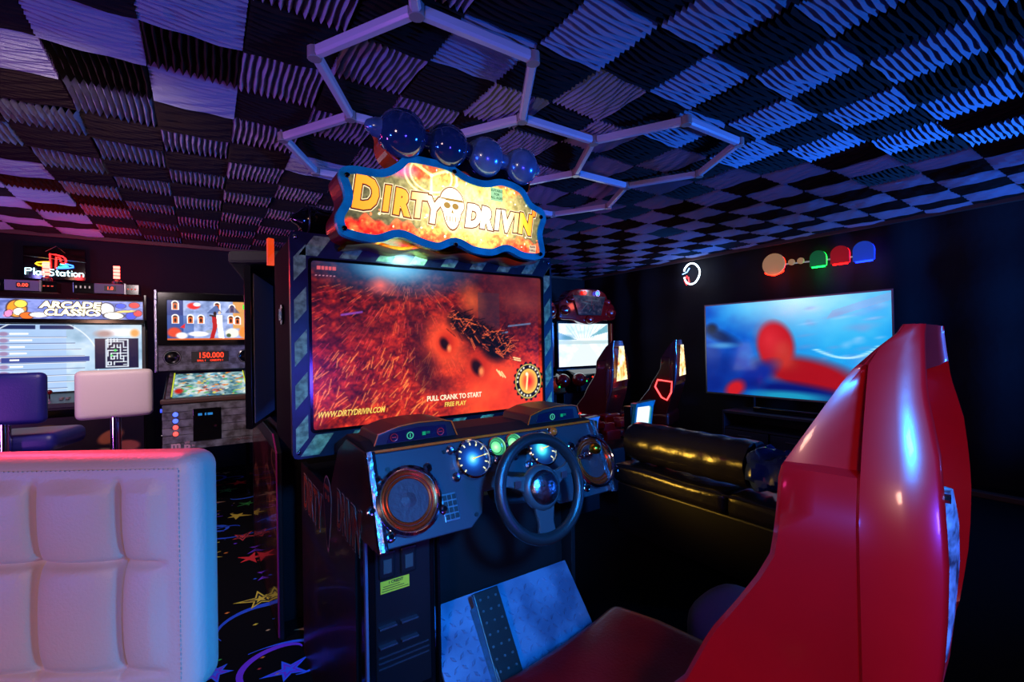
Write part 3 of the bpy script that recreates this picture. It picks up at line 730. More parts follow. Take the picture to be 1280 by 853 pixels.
# dashboard
DU, DN = Vector((0, .406, .914)), Vector((0, -.914, .406))
def D(x, s, h=0): return Vector((x, 1.108, .806))+DU*s+DN*h
dpts = [(.366, .0), (.60, .0), (.64, .03), (.66, .085), (.86, .085), (.885, .03), (.92, .0), (1.118, .0), (1.118, .236), (.366, .236)]
dash = obj('dashboard', MB().prism(dpts, D(0, 0), X_, DU, .02), 'dash', mach, bevel=.003)
for x in (.352, 1.126):
    obj('chrome_trim', MB().loft([[D(x-.010, s, 0), D(x-.008, s, .012), D(x+.004, s, .016), D(x+.014, s, .010), D(x+.016, s, 0)] for s in (-.004, .06, .12, .18, .24)], True), 'chrome_worn', dash)
ob_ = MB().prism([(1.205, 1.018), (1.205, 1.030), (1.28, 1.044), (1.42, 1.042), (1.57, .99), (1.57, .96), (1.30, 1.0)], (.35, 0, 0), Y_, Z_, -.782)
top = obj('dash_cover', ob_, mat('matt_black_cover', (.05, .05, .055), .7, spec=.2), mach, bevel=.004)
obj('cover_edge', MB().tube([(.355, 1.200, 1.026), (.742, 1.198, 1.027), (1.13, 1.200, 1.026)], .004, 8), 'orange', top)
for x0, x1 in ((.375, .625), (.880, 1.115)):
    xm = (x0+x1)/2; w2 = (x1-x0)/2
    P = [(-w2, 0), (-w2+.012, .034), (-w2*.45, .050), (0, .055), (w2*.6, .054), (w2-.02, .048), (w2, 0)]
    pod = obj('indicator_pod', MB().prism(P, (xm, 1.235, 1.030), X_, Z_, .16), 'black', mach, bevel=.004)
    obj('pod_edge', MB().tube([(xm+p[0], 1.233, 1.030+p[1]) for p in P], .0022, 6), 'orange', pod)
    obj('icon_strip', MB().prism([(-w2+.035, .008), (-w2+.045, .034), (0, .042), (w2-.04, .040), (w2-.035, .008)], (xm, 1.233, 1.030), X_, Z_, .002), mat('dark_blue_icon_strip', (.05, .07, .17), .2), pod)
    for k, c in enumerate(((.55, .12, .12), (.35, .95, .75), (.05, .75, .45), (.60, .08, .10))):
        if x0 > .8 and k in (0, 3): continue
        g = glow('icon_light', c, .55); cx = xm-w2+.055+k*.046
        if k == 1: mb = MB().torus((cx, 1.2295, 1.052), Y_, .009, .0014, 18, 6).box((cx-.001, 1.229, 1.047), (cx+.001, 1.2300, 1.057))
        elif k == 2: mb = MB().box((cx-.010, 1.229, 1.048), (cx, 1.2302, 1.058)).box((cx+.002, 1.229, 1.052), (cx+.013, 1.2302, 1.0535)).box((cx+.002, 1.229, 1.056), (cx+.013, 1.2302, 1.0572))
        else: mb = MB().torus((cx, 1.2295, 1.052), Y_, .010, .0011, 12, 5).box((cx-.006, 1.229, 1.051), (cx+.006, 1.2302, 1.0535))
        obj('indicator_icon', mb, g, pod)
for x, s in ((.395, .19), (.56, .212), (.62, .03)): obj('screw', MB().cyl(D(x, s), D(x, s, .004), .006, n=10), 'black', dash)
# speakers
for x in (.437, 1.085):
    c = D(x, .104); sp = obj('speaker', MB().lathe([(.074, .0), (.084, .004), (.089, .010), (.087, .017), (.080, .020), (.075, .015), (.072, .004)], c, DN, 40, cap=False), 'chrome', mach)
    obj('speaker_cone', MB().lathe([(.073, .006), (.058, .002), (.022, .0015), (.020, .006), (.002, .010)], c, DN, 32), 'cone', sp)
    obj('surround_ring', MB().torus(c+DN*.008, DN, .068, .005, 36, 8), 'cone_ring', sp)
    obj('surround_ring', MB().torus(c+DN*.006, DN, .058, .004, 36, 8), 'cone_ring', sp)
    for a in (140, 185, 232, 48, -25):
        t = R(a); p = D(x+.098*math.cos(t), .104+.098*math.sin(t))
        lg = obj('mount_lug', MB().lathe([(.012, 0), (.013, .006), (.009, .009), (.007, .009)], p, DN, 14).cyl(D(x+.082*math.cos(t), .104+.082*math.sin(t), .005), p+DN*.005, .009, n=8), 'chrome', sp)
        obj('lug_screw', MB().cyl(p+DN*.010, p+DN*.016, .006, n=8), 'gloss', lg)
# gauges
def gauge(x, s, r_, es, face, big):
    c = D(x, s, .012)
    g = obj('gauge', MB().lathe([(r_*1.12, -.012), (r_*1.14, 0), (r_*1.12, .010), (r_*1.02, .014), (r_*.97, .010), (r_*.96, 0)], c, DN, 36, cap=False), 'chrome', mach)
    ux, uy = X_, DU
    cv = Cv(48, 48, 1, (0, 0, 0)); d = np.hypot(cv.X-.5, cv.Y-.5)*2
    cv.A = ramp(np.clip(d, 0, 1), face); picture('gauge_face', cv, c-ux*r_*.98-uy*r_*.98+DN*.002, ux*r_*1.96, uy*r_*1.96, mat_attr('lit_gauge', es, .3), g, lambda u, v: np.hypot(u-.5, v-.5) < .5)
    if big:
        tk = MB()
        for k in range(11):
            t = R(225-27*k); p = c+ux*math.cos(t)*r_*.78+uy*math.sin(t)*r_*.78+DN*.003; q = c+ux*math.cos(t)*r_*.92+uy*math.sin(t)*r_*.92+DN*.003
            tk.cyl(p, q, .0020, n=6)
        obj('gauge_ticks', tk, glow('gauge_tick', (.95, .95, .75), 1.3), g)
        obj('needle', MB().cyl(c+DN*.005, c+ux*r_*.75+uy*r_*.12+DN*.005, .0022, .0006, n=6), glow('needle_yellow', (1, .9, .3), 1.2), g)
    else:
        obj('gauge_ticks', MB().torus(c+DN*.003, DN, r_*.72, .0012, 24, 5), glow('gauge_dark', (.1, .3, .15), .5), g)
    for a in ((150, 215) if big else (270,)):
        t = R(a); p = D(x+r_*1.42*math.cos(t), s+r_*1.42*math.sin(t))
        obj('gauge_lug', MB().lathe([(.012, 0), (.013, .010), (.008, .014), (.006, .013)], p, DN, 12), 'chrome_worn', g)
BG = [(.75, 1, 1), (.22, .62, .95), (.06, .26, .60), (.03, .12, .38), (.02, .06, .22)]
GG = [(.85, 1, .75), (.55, .95, .62), (.35, .80, .50), (.12, .45, .28)]
gauge(.638, .178, .050, 1.6, BG, True); gauge(.884, .172, .050, 1.8, [(.85, 1, 1), (.30, .90, .95), (.08, .42, .60), (.03, .18, .42), (.02, .08, .25)], True)
gauge(.722, .200, .026, 1.5, GG, False); gauge(.784, .203, .026, 1.5, GG, False)
obj('warning_lamp', MB().sphere(D(.955, .222, .006), .013, 16, 10), 'orange', mach); obj('warning_lamp_ring', MB().torus(D(.955, .222, .002), DN, .015, .004, 20, 6), 'chrome', mach)
# keypad
kp = obj('keypad', MB().prism([(-.022, -.036), (.022, -.036), (.022, .036), (-.022, .036)], D(.548, .065, .004), X_, DU, .004), 'alu', mach, bevel=.001)
for i in range(3):
    for j in range(4):
        obj('key', MB().prism([(-.0052, -.0062), (.0052, -.0062), (.0052, .0062), (-.0052, .0062)], D(.548-.0135+.0135*i, .065-.025+.0165*j, .0085), X_, DU, .0045), 'ink', kp, bevel=.001)
# gear knob on a coiled stalk in front of the right loudspeaker
gk = obj('gear_lever', MB().tube([D(1.030+.011*math.cos(t), .125+.011*math.sin(t)*.5, .010+t*.0022) for t in [k*.5 for k in range(60)]], .0028, 6), 'chrome', mach)
obj('gear_knob', MB().sphere(D(1.030, .133, .092), (.020, .020, .018), 18, 12), 'gold', gk)
# steering wheel
WC = Vector((.752, .995, .914)); WN = Vector((0, -.97, .24)).normalized(); WU = Vector((0, .24, .97)).normalized()
wh = obj('steering_wheel', MB().torus(WC, WN, .130, .0155, 56, 14), 'rubber', mach, label='thick black steering wheel rim')
for a in (162, 18, 270):
    t = R(a); d = X_*math.cos(t)+WU*math.sin(t); n = d.cross(WN); L_ = MB()
    if a == 270: sec = [(.035, .034), (.06, .030), (.09, .024), (.125, .030)]
    else: sec = [(.040, .026), (.07, .017), (.10, .014), (.126, .020)]
    L_.loft([[WC+d*u-n*w_-WN*.016+WN*.012*(1-u/.13), WC+d*u-n*w_-WN*.004+WN*.012*(1-u/.13), WC+d*u+n*w_-WN*.004+WN*.012*(1-u/.13), WC+d*u+n*w_-WN*.016+WN*.012*(1-u/.13)] for u, w_ in sec])
    obj('spoke', L_, 'spoke', wh, bevel=.003)
obj('hub', MB().lathe([(.052, -.02), (.060, -.006), (.058, .006), (.048, .014), (.046, .014)], WC, WN, 36), 'spoke', wh)
em = obj('hub_emblem', MB().lathe([(.046, .012), (.044, .018), (.034, .025), (.018, .029), (.002, .030)], WC, WN, 32), 'chrome_worn', wh)
sk = MB()
for dx in (-.012, .012): sk.sphere(WC+X_*dx+WU*.006+WN*.026, (.007, .004, .006), 12, 8)
for k in range(5): sk.box(WC+X_*(-.014+.006*k)+WU*-.022+WN*.020, WC+X_*(-.010+.006*k)+WU*-.012+WN*.028)
sk.torus(WC+WN*.018, WN, .037, .002, 30, 6).torus(WC+WU*.014+WN*.022, WN, .022, .002, 24, 6)
obj('emblem_relief', sk, 'ink', em)
obj('steering_column', MB().cyl(WC-WN*.01, WC-WN*.21, .036, .050, 20), 'black', mach)
for sg in (-1, 1): obj('column_button', MB().box(WC+X_*(sg*.078-.010)+WN*.006+WU*.012, WC+X_*(sg*.078+.010)+WN*.012+WU*.030), 'alu', wh, bevel=.002)
# coin tower
tw = obj('coin_tower', MB().box((.352, 1.235, .02), (.545, 1.50, .79)), 'gloss', mach, bevel=.006)
obj('tower_trim', MB().box((.345, 1.226, .02), (.352, 1.24, .79)), 'purple', tw)
dr = obj('coin_door', MB().box((.372, 1.229, .36), (.528, 1.237, .772)), 'black', tw, bevel=.003)
for x in (.402, .462):
    b_ = obj('coin_slot', MB().box((x-.022, 1.219, .680), (x+.022, 1.232, .752)), 'black', dr, bevel=.005)
    obj('slot_plate', MB().box((x-.011, 1.2165, .696), (x+.011, 1.220, .732)), mat('slot_plate_dim', (.30, .34, .32), .4, .4), b_)
    for z in (.55, .50): obj('coin_return', MB().box((x-.024, 1.214, z), (x+.024, 1.232, z+.005)), 'dash', dr, bevel=.001)
sk_ = obj('price_sticker', MB().box((.385, 1.2265, .640), (.465, 1.2285, .672)), 'yellow_print', dr)
for k in range(3): obj('sticker_line', MB().box((.388+.002*k, 1.2258, .645+.006*k), (.462-.012*k, 1.2264, .6465+.006*k)), 'ink', sk_)
obj('lettering', MB().text('1 CREDIT', .010, (.427, 1.2258, .666), X_, Z_, .0002, .0003), 'ink', sk_)
for z in (.470, .455, .44): obj('vent_line', MB().box((.378, 1.226, z), (.52, 1.230, z+.003)), 'dash', dr)
# foot well: tread plate, pedal, walls
obj('well_back', MB().box((.545, 1.36, .05), (1.117, 1.50, .79)), 'black', mach)
obj('well_edge', MB().box((.548, 1.222, .0), (.556, 1.245, .80)), 'gloss', mach, bevel=.002)
tp0, tp1 = Vector((0, 1.10, .215)), Vector((0, 1.34, .49))
TU = (tp1-tp0).normalized(); TN = X_.cross(TU)
tl = (tp1-tp0).length
plate = obj('tread_plate', MB().prism([(.560, 0), (1.115, 0), (1.115, tl), (.560, tl)], tp0, X_, TU, .01), 'steel_blue', mach)
tr = MB(); k = 0
for i in range(20):
    for j in range(13):
        x, s = .572+.0285*i, .014+.0285*j
        if s > tl-.01 or x > 1.11: continue
        c = tp0+X_*x+TU*s; d = (X_+TU) if (i+j) % 2 else (X_-TU); d = d.normalized(); n = d.cross(TN).normalized()
        tr.loft([[c-d*.013+TN*0, c+n*.0050, c+d*.013, c-n*.0050], [c-d*.009+TN*.0038, c+n*.0018+TN*.0038, c+d*.009+TN*.0038, c-n*.0018+TN*.0038]], smooth=False)
obj('raised_treads', tr, 'steel_blue', plate, kind='stuff')
pc = tp0+X_*.735+TU*.20
pd = obj('gas_pedal', MB().prism([(-.045, -.15), (.045, -.15), (.045, .15), (-.045, .15)], pc+TN*.055+TU*.0, X_, TU+TN*.10, .018).prism([(-.04, -.14), (-.03, -.14), (-.03, .12), (-.04, .12)], pc+TN*.05, X_, TU, .05), 'rubber', mach, bevel=.003)
st_ = MB()
for i in range(3):
    for j in range(9): st_.cyl(pc+TN*.055+X_*(-.028+.028*i)+(TU+TN*.1)*(-.13+.032*j), pc+TN*.060+X_*(-.028+.028*i)+(TU+TN*.1)*(-.13+.032*j), .0035, n=6)
obj('pedal_studs', st_, 'alu', pd, kind='stuff')
obj('foot_platform', MB().box((.40, 1.075, .0), (1.16, 1.36, .19)), 'black', mach, bevel=.006)
tr = MB()
for i in range(24):
    for j in range(1):
        c = Vector((.43+.03*i, 1.09+.04*j, .19)); d = (X_+Y_) if (i+j) % 2 else (X_-Y_); d = d.normalized(); n = d.cross(Z_)
        if c.y < 1.13: tr.loft([[c-d*.011, c+n*.0035, c+d*.011, c-n*.0035], [c-d*.007+Z_*.002, c+n*.0016+Z_*.002, c+d*.007+Z_*.002, c-n*.0016+Z_*.002]], smooth=False)
obj('platform_treads', tr, 'black', mach, kind='stuff')
obj('well_side_edge', MB().tube([(1.112, 1.30, .26), (1.112, 1.395, .535), (1.112, 1.36, .78)], .003, 6), 'purple', mach)
# the tube that lights marquee and screen top
l = area('marquee_downlight', (.60, 1.50, 1.628), (.60, 1.58, 1.585), .14, 4, (.35, .85, 1.0), sy=.03); l.parent = mach; l.matrix_parent_inverse = WM[mach.name].inverted()
l = point('marquee_rear_leak', (1.0, 1.75, 1.95), .9, (1.0, .85, .35), .04); l.parent = mach; l.matrix_parent_inverse = WM[mach.name].inverted()

# ------------------------------------------------------------ racing seats
def interp(tab, z):
    return float(np.interp(z, [t[0] for t in tab], [t[1] for t in tab]))
FT = [(.46, .11), (.56, .05), (.66, -.02), (.73, -.084), (.836, -.134), (.913, -.185), (.98, -.225), (1.041, -.235), (1.111, -.240), (1.173, -.280), (1.251, -.331), (1.286, -.366), (1.312, -.396)]
RT = [(.46, -.29), (.60, -.335), (.70, -.37), (.80, -.395), (.894, -.408), (.962, -.413), (1.034, -.415), (1.093, -.412), (1.154, -.408), (1.226, -.394), (1.299, -.390), (1.32, -.390)]
def seat_shell(slot=True):
    zs = [.46, .52, .60, .68, .741, .80, .82, .846, .90, .95, .989, 1.02, 1.06, 1.10, 1.116, 1.122, 1.15, 1.19, 1.215, 1.235, 1.255, 1.262, 1.285, 1.305, 1.318]
    rings = []
    for k, z in enumerate(zs):
        F, Rr = interp(FT, z), interp(RT, z); t = 0
        top = 1 if z < 1.05 else 1-.45*((z-1.05)/.27)**1.5
        rec = .055 if (slot and .80 < z < 1.24) else (.002 if not slot or z <= .80 or z > 1.24 else 0)
        facet = .018 if 1.119 < z < 1.26 else 0
        w_ = .26
        F += .25*(1-top)*.26
        F = max(F, Rr+(.012 if z < 1.28 else .005))
        cr = min(max(-.335, Rr+.006), F-.004)                    # crease line between wing facet and side band
        B = Rr+.085 if z < 1.25 else Rr+.085*(1-(z-1.25)/.09)
        B = min(B, F-.003) if F-.003 > Rr else Rr+.01
        pr_ = [(-w_+.006, F), (-w_-.001+facet*.6, F-.008 if F-.008 > cr else (F+cr)/2), (-w_+facet, (F+cr)/2), (-w_+facet, cr+.004*(F-cr > .01)), (-w_-.004, cr), (-w_-.002, cr*.5+Rr*.5), (-.246, Rr+.004), (-.238, Rr),
               (-.222, Rr-.001), (-.214, Rr+rec), (0, Rr+rec-.004)]
        inn = [(-.245, F), (-.225, F-.02 if F-.02 > B else (F+B)/2), (-.19, (F*.4+B*.6)), (-.13, B), (0, B)]
        left = [(x*top, y) for x, y in pr_]; right = [(-x, y) for x, y in left[-2::-1]]
        il = [(x*top, y) for x, y in inn]; ir = [(-x, y) for x, y in il[:-1]]
        ring = left+right+ir+il[::-1]
        rings.append([(x, y, z) for x, y in ring])
    return MB().loft(rings, True, True, smooth=True)
def make_seat(label, group, loc, rz, rich, name='racing_chair', neon=True):
    t = thing(name, label, 'seat', (0, 0, 0), 0, group)
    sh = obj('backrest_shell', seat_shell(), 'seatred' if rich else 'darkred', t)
    def cf(x, y, z):
        z2 = z+.018*(abs(x)/.28)**3*(1 if z > 0 else 0)-(.022*max(0, (y-.20)/.2)**2 if z > 0 else 0)
        if z > 0: z2 += .012*max(0, (-y)/.35)
        return (x*(1-.03*(y > .2)), y, z2)
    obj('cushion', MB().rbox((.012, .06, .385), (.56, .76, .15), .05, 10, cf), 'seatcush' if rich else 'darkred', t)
    obj('pedestal', MB().loft([[(-.2, -.25, 0), (.2, -.25, 0), (.2, .28, 0), (-.2, .28, 0)], [(-.16, -.2, .32), (.16, -.2, .32), (.16, .24, .32), (-.16, .24, .32)]], smooth=False), 'black', t, bevel=.01)
    if rich:
        # torn pale padding in the slot at the back of the shell
        P = []
        for k in range(13):
            z = .85+.24*k/12; rr2 = random.Random(k); P.append((z, .06+.012*rr2.random()+.05*math.sin(math.pi*k/12)))
        mb = MB().loft([[(-.19, interp(RT, z)+.035, z), (-.19+w_*.9, interp(RT, z)+.001, z), (-.19+w_*1.2, interp(RT, z)-.001, z), (-.19+w_*1.8, interp(RT, z)+.045, z)] for z, w_ in P])
        obj('worn_padding', mb, 'worn', t, label='pale torn padding showing in the slot of the shell')
        if 0: obj('rim_trim', MB().tube([(.235, interp(RT, z)-.004, z) for z in [.70+.05*k for k in range(12)]], .007, 8), 'seatred', t)
        for z in (.80, 1.10): obj('screw', MB().cyl((-.21, interp(RT, z)+.002, z), (-.21, interp(RT, z)-.006, z), .006, n=8), 'chrome', t)
    else:
        cv = Cv(36, 64, .6, (1, .75, .35)); cv.A = ramp(cv.noise(8, 6, 3), [(.45, .12, .03), (.95, .55, .20), (1, .90, .60), (1, .98, .85), (1, .98, .88)])
        P = lambda z: interp(RT, z)-.005
        zz0, zz1 = .90, 1.26
        picture('lit_back_panel', cv, (-.19, P(1.05)-.004, zz0), (.38, 0, 0), (0, 0, zz1-zz0), mat_attr('backlit_seat_panel', 1.5, .3), t, lambda u, v: np.abs(u/.6-.5) < .46-.26*v, 'glowing cream and orange picture panel')
        mb = MB().tube([(-.26-.008, y, z) for y, z in ((-.36, .84), (-.20, .86), (-.17, .78), (-.24, .66), (-.30, .63), (-.35, .72))], .009, 8, True)
        if neon: obj('neon_outline', mb, glow('red_neon', (1, .25, .25), 4), t)
        obj('red_lamp', MB().sphere((-.27, -.05, .56), .012, 10, 8), glow('small_red_lamp', (1, .1, .1), 5), t)
    t.location = loc; t.rotation_euler = (0, 0, rz)
    return t
make_seat('glossy red moulded racing seat with worn slot, close in front of the camera', None, (.90, .62, 0), R(9), True)
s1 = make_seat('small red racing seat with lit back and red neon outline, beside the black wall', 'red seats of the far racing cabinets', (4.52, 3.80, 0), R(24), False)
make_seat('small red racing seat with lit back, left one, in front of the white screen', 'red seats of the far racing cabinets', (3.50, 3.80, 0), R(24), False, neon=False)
point('added_far_top_light', (4.6, 4.35, 1.85), 1.2, (1, .12, .08), .05)  # added red light in front of the far cabinets' moulded top
l = point('seat_glow', (4.36, 3.6, .75), .25, (1, .1, .1), .03)

# ------------------------------------------------------------ far racing cabinets
def far_cabinet():
    t = thing('racing_cabinet', 'racing arcade cabinet with red moulded top and bright road screen', 'arcade machine', (0, 0, 0), 0, 'racing cabinets at the far wall')
    obj('body', MB().prism([(0, 0), (0, .80), (.14, .92), (.14, 1.60), (.30, 1.62), (.55, 1.5), (.55, 0)], (-.50, 0, 0), Y_, Z_, -1.0), 'black', t, bevel=.01)
    cv = Cv(96, 60, 1.65, (.9, .95, 1)); n_ = cv.noise(6, 10, 3)
    cv.A = ramp(n_, [(.72, .86, .92), (.90, .96, 1), (1, 1, 1)]); cv.poly([(.2, 0), (1.5, 0), (.95, .55), (.80, .55)], (.86, .90, .92)); cv.poly([(0, .95), (0, .62), (.6, .62), (.0, .80)], (.35, .55, .62), .7); cv.poly([(1.65, 1), (1.0, .68), (1.65, .80)], (.25, .55, .62), .7)
    for k in range(9): cv.line((.25+k*.15, .95), (.55+k*.07, .66), .008, (.60, .74, .80), .8)
    cv.rect(0, .52, 1.65, .60, (.66, .76, .76), .7); cv.ell(.30, .68, .16, .06, (.25, .5, .6), .5, a=.6)
    sb = obj('screen_frame', MB().ring_prism([(-.50, .95), (.50, .95), (.50, 1.60), (-.50, 1.60)], [(-.475, .975), (.475, .975), (.475, 1.575), (-.475, 1.575)], (0, .12, 0), X_, Z_, .03), 'gloss', t)
    picture('screen', cv, (-.476, .13, .974), (.952, 0, 0), (0, 0, .602), mat_attr('bright_road_screen', 1.25, .2), t, label='bright screen showing a pale road')
    # moulded red marquee
    P = smooth_closed([(-.50, 1.63), (-.30, 1.62), (-.12, 1.575), (0, 1.56), (.12, 1.575), (.30, 1.62), (.50, 1.63), (.535, 1.72), (.50, 1.84), (.40, 1.90), (.32, 2.02), (.15, 2.06), (-.15, 2.06), (-.32, 2.02), (-.42, 1.92), (-.52, 1.86), (-.535, 1.72)], 4)
    mq_ = obj('moulded_top', MB().prism(P, (0, .02, 0), X_, Z_, .18), 'red_plastic', t, bevel=.02, seg=3)
    for x, z, r_ in ((-.44, 1.75, .09), (.44, 1.73, .09), (-.34, 1.90, .06), (.36, 1.88, .06), (0, 1.63, .075)): obj('moulded_bulge', MB().sphere((x, .02, z), (r_, .06, r_*.8), 18, 12), 'red_plastic', mq_)
    cv = Cv(70, 40, 1.75, (.05, .05, .08)); cv.A = ramp(cv.noise(9, 9, 4), [(.02, .02, .04), (.06, .07, .10), (.25, .22, .28), (.55, .5, .55)])
    for k in range(10): cv.line((.3+rs.rand()*.8, .2+rs.rand()*.6), (.6+rs.rand()*.9, .2+rs.rand()*.6), .015, (.35, .5, .55) if k % 2 else (.5, .1, .12), .7)
    picture('marquee_print', cv, (-.31, -.004, 1.69), (.62, 0, 0), (0, 0, .27), mat_attr('dim_marquee', .5, .2), mq_, lambda u, v: np.abs(u/1.75-.5) < .34+.16*v)
    for k, (x, c, e) in enumerate(((-.10, (1, .15, .10), 7), (.14, (.15, .3, 1), 9))): obj('top_lamp', MB().sphere((x, -.01, 2.0), (.028, .02, .028), 14, 10), glow('top_lamp', c, e), mq_)
    obj('lamp_ring', MB().torus((.14, -.015, 2.0), Y_, .042, .006, 20, 6), 'chrome', mq_)
    # console
    cs_ = obj('console', MB().prism([(-.28, .66), (-.20, .88), (.0, .94), (.14, .92), (.14, .60)], (-.44, 0, 0), Y_, Z_, -.88), 'gloss', t, bevel=.02)
    for x in (-.42, .42): obj('console_pod', MB().sphere((x, -.22, .82), (.10, .09, .09), 16, 10), 'red_plastic', cs_)
    wc = Vector((0, -.32, .86)); wn = Vector((0, -.95, .3)).normalized()
    wh_ = obj('steering_wheel', MB().torus(wc, wn, .14, .016, 28, 8), 'rubber', t)
    obj('hub', MB().lathe([(.05, 0), (.05, .02), (.02, .035)], wc, wn, 18), 'black', wh_)
    for a in (20, 160, 270): obj('spoke', MB().box((-.012, -.008, -.012), (.012, .008, .012)) if 0 else MB().cyl(wc, wc+(X_*math.cos(R(a))+Z_*math.sin(R(a)))*.14, .012, n=8), 'black', wh_)
    for k in range(7):
        a = k*.9; obj('console_light', MB().sphere((-.33+.11*k, -.262, .80+.05*math.sin(a*2)), .011, 8, 6), glow('console_light', [(.1, .9, .4), (1, .2, .1), (.9, .3, .1)][k % 3], 1.6), cs_)
    obj('side_strip', MB().box((.505, .08, .98), (.53, .12, 1.58)), 'red_plastic', t)
    obj('foot_base', MB().box((-.42, -.20, 0), (.42, 0, .16)), 'black', t, bevel=.01)
    return t
fc = far_cabinet(); fc.location = (4.52, 4.78, 0); fc['label'] = 'right-hand racing cabinet with red moulded top, its bright road screen in full view'
copy_tree(fc, (3.40, 4.78, 0), None, 'left-hand racing cabinet mostly hidden behind the big machine, only its right edge showing')

# ------------------------------------------------------------ lit plinths between the far seats
def plinth(label, loc, m, s, lit):
    t = thing('lit_plinth', label, 'light', loc)
    obj('shell', MB().ring_prism([(-.20*s, 0), (.14*s, 0), (.20*s, .30*s), (.24*s, .36*s), (-.14*s, .34*s)], [(-.16*s, .02*s), (.11*s, .02*s), (.16*s, .26*s), (.14*s, .29*s), (-.11*s, .29*s)], (0, 0, 0), X_, Z_, .06), m, t, bevel=.008, local=True)
    obj('lit_panel', MB().prism([(-.16*s, .02*s), (.11*s, .02*s), (.16*s, .26*s), (.14*s, .29*s), (-.11*s, .29*s)], (0, .02, 0), X_, Z_, .02), lit, t, local=True)
    obj('column', MB().box((-.12, .03, -loc[2]), (.12, .10, .30*s)), 'black', t, local=True)
    return t
plinth('white glowing panel in blue metal frame, behind the rolled bolster', (2.93, 2.50, .60), 'blueframe', .62, glow('lit_white_panel', (.85, .92, 1), 1.4))
plinth('small green-lit angled frame at the right end of the dashboard', (2.45, 2.62, .55), 'alu', .5, glow('lit_green_panel', (.05, .35, .22), .8))
t = thing('platform_step', 'low dark platform with red trim under the far racing seats', 'platform', (4.2, 3.0, 0))
obj('deck', MB().box((3.45, 2.75, 0), (5.0, 3.28, .17)), 'black', t, bevel=.01)
obj('red_trim', MB().box((3.45, 2.738, .13), (5.0, 2.75, .165)), 'red_plastic', t)
t = thing('engine_prop', 'red sculpted engine block between the rear seats and the bolster', 'prop', (3.05, 3.0, 0))
rr = random.Random(3)
obj('base', MB().box((2.75, 2.85, 0), (3.35, 3.25, .38)), 'black', t, bevel=.02)
for k in range(16): obj('rocker', MB().rbox((2.78+rr.random()*.56, 2.92+rr.random()*.2, .42+rr.random()*.20), (.10+rr.random()*.1, .09, .05+rr.random()*.05), .015, 1), 'red_plastic', t)
l = point('red_prop_light', (3.0, 2.7, .95), .7, (1, .06, .04), .04)

# ------------------------------------------------------------ bench with bolster
t = thing('padded_bench', 'long low black vinyl bench running below the rolled bolster', 'bench', (2.48, 1.7, 0))
def bf(x, y, z): return (x, y, z+.006*math.sin(y*9)*(z > 0))
obj('seat_pad', MB().rbox((2.50, 1.82, .435), (.46, .80, .12), .035, 8, bf), 'vinyl', t)
obj('seat_pad', MB().rbox((2.50, 1.20, .43), (.46, .42, .12), .035, 8, bf), 'vinyl', t)
obj('piping', MB().tube([(2.275, .99+k*.12, .482) for k in range(11)], .006, 6), 'vinyl', t)
obj('bench_frame', MB().box((2.30, 1.02, .05), (2.70, 2.20, .37)), 'black', t, bevel=.01)
rr = random.Random(8)
rings = []
for k in range(34):
    u = k/33; y = 2.20-.87*u; r_ = .128*(1-.85*max(0, 1-u*14)**2)
    c = Vector((2.44, y, .50+.132)); ring = []
    for i in range(28):
        a = 2*math.pi*i/28; w_ = 1+.035*math.sin(a*5+u*30)*max(0, 1-u*4)+.02*math.sin(u*40+a*2)+.05*max(0, u-.82)*math.sin(a*7)*4
        ring.append(c+Vector((math.cos(a)*1.06, 0, math.sin(a)))*r_*w_)
    rings.append(ring)
b_ = tag(obj('rolled_bolster', MB().loft(rings), 'vinyl', bevel=0), 'rolled black vinyl bolster with soft folds lying along the bench', 'bolster')
rings = []
for k in range(14):
    u = k/13; y = 1.315-.25*u; r_ = [.10, .112, .118, .115, .105, .100, .098, .10, .10, .098, .09, .075, .05, .01][k]
    ring = []
    for i in range(30):
        a = 2*math.pi*i/30; w_ = 1+.12*math.sin(a*6+k*.9)+.06*math.sin(a*11+k)
        ring.append(Vector((2.40+.05*u, y, .632-.01*u))+Vector((math.cos(a), 0, math.sin(a)))*r_*w_)
    rings.append(ring)
tag(obj('gathered_bag', MB().loft(rings), mat('dark_blue_vinyl', (.14, .20, .36), .2, bump=.3, bscale=30)), 'crumpled dark blue bag end bunched against the bolster', 'bag')
tag(obj('folded_cloth', MB().rbox((1.78, 1.05, .12), (.34, .34, .24), .09, 6, lambda x, y, z: (x, y, z+.02*math.sin(x*14+y*9))), 'beige'), 'pale cloth heap on the floor glimpsed behind the red seat', 'cloth')

# ------------------------------------------------------------ television, its cabinet, wall lights
t = thing('television', 'large flat television on the right wall showing blurry blue picture', 'television', (5.38, 2.58, .6))
obj('casing', MB().box((5.365, 1.60, .63), (5.42, 3.555, 1.755)), 'gloss', t, bevel=.006)
obj('screen_rim', MB().ring_prism([(0, 0), (1.955, 0), (1.955, 1.125), (0, 1.125)], [(.016, .02), (1.939, .02), (1.939, 1.109), (.016, 1.109)], (5.358, 3.555, .63), -Y_, Z_, .01), 'alu', t)
cv = Cv(260, 150, 1.75, (.03, .35, .75)); a = cv.noise(2.2, 3, 4); b = cv.noise(3, 14, 3)
cv.A = ramp(np.clip(a*.7+cv.X*.22+cv.Y*.15-.1, 0, 1), [(.02, .10, .42), (.03, .30, .72), (.06, .55, .88), (.45, .82, .95)])
cv.ell(1.0, 1.0, .55, .26, (.75, .95, .98), .9, -.12, .9); cv.ell(1.35, .55, .5, .22, (.15, .68, .90), .9, .1, .6); cv.ell(.08, .1, .34, .26, (.03, .10, .45), .8, .2, .8)
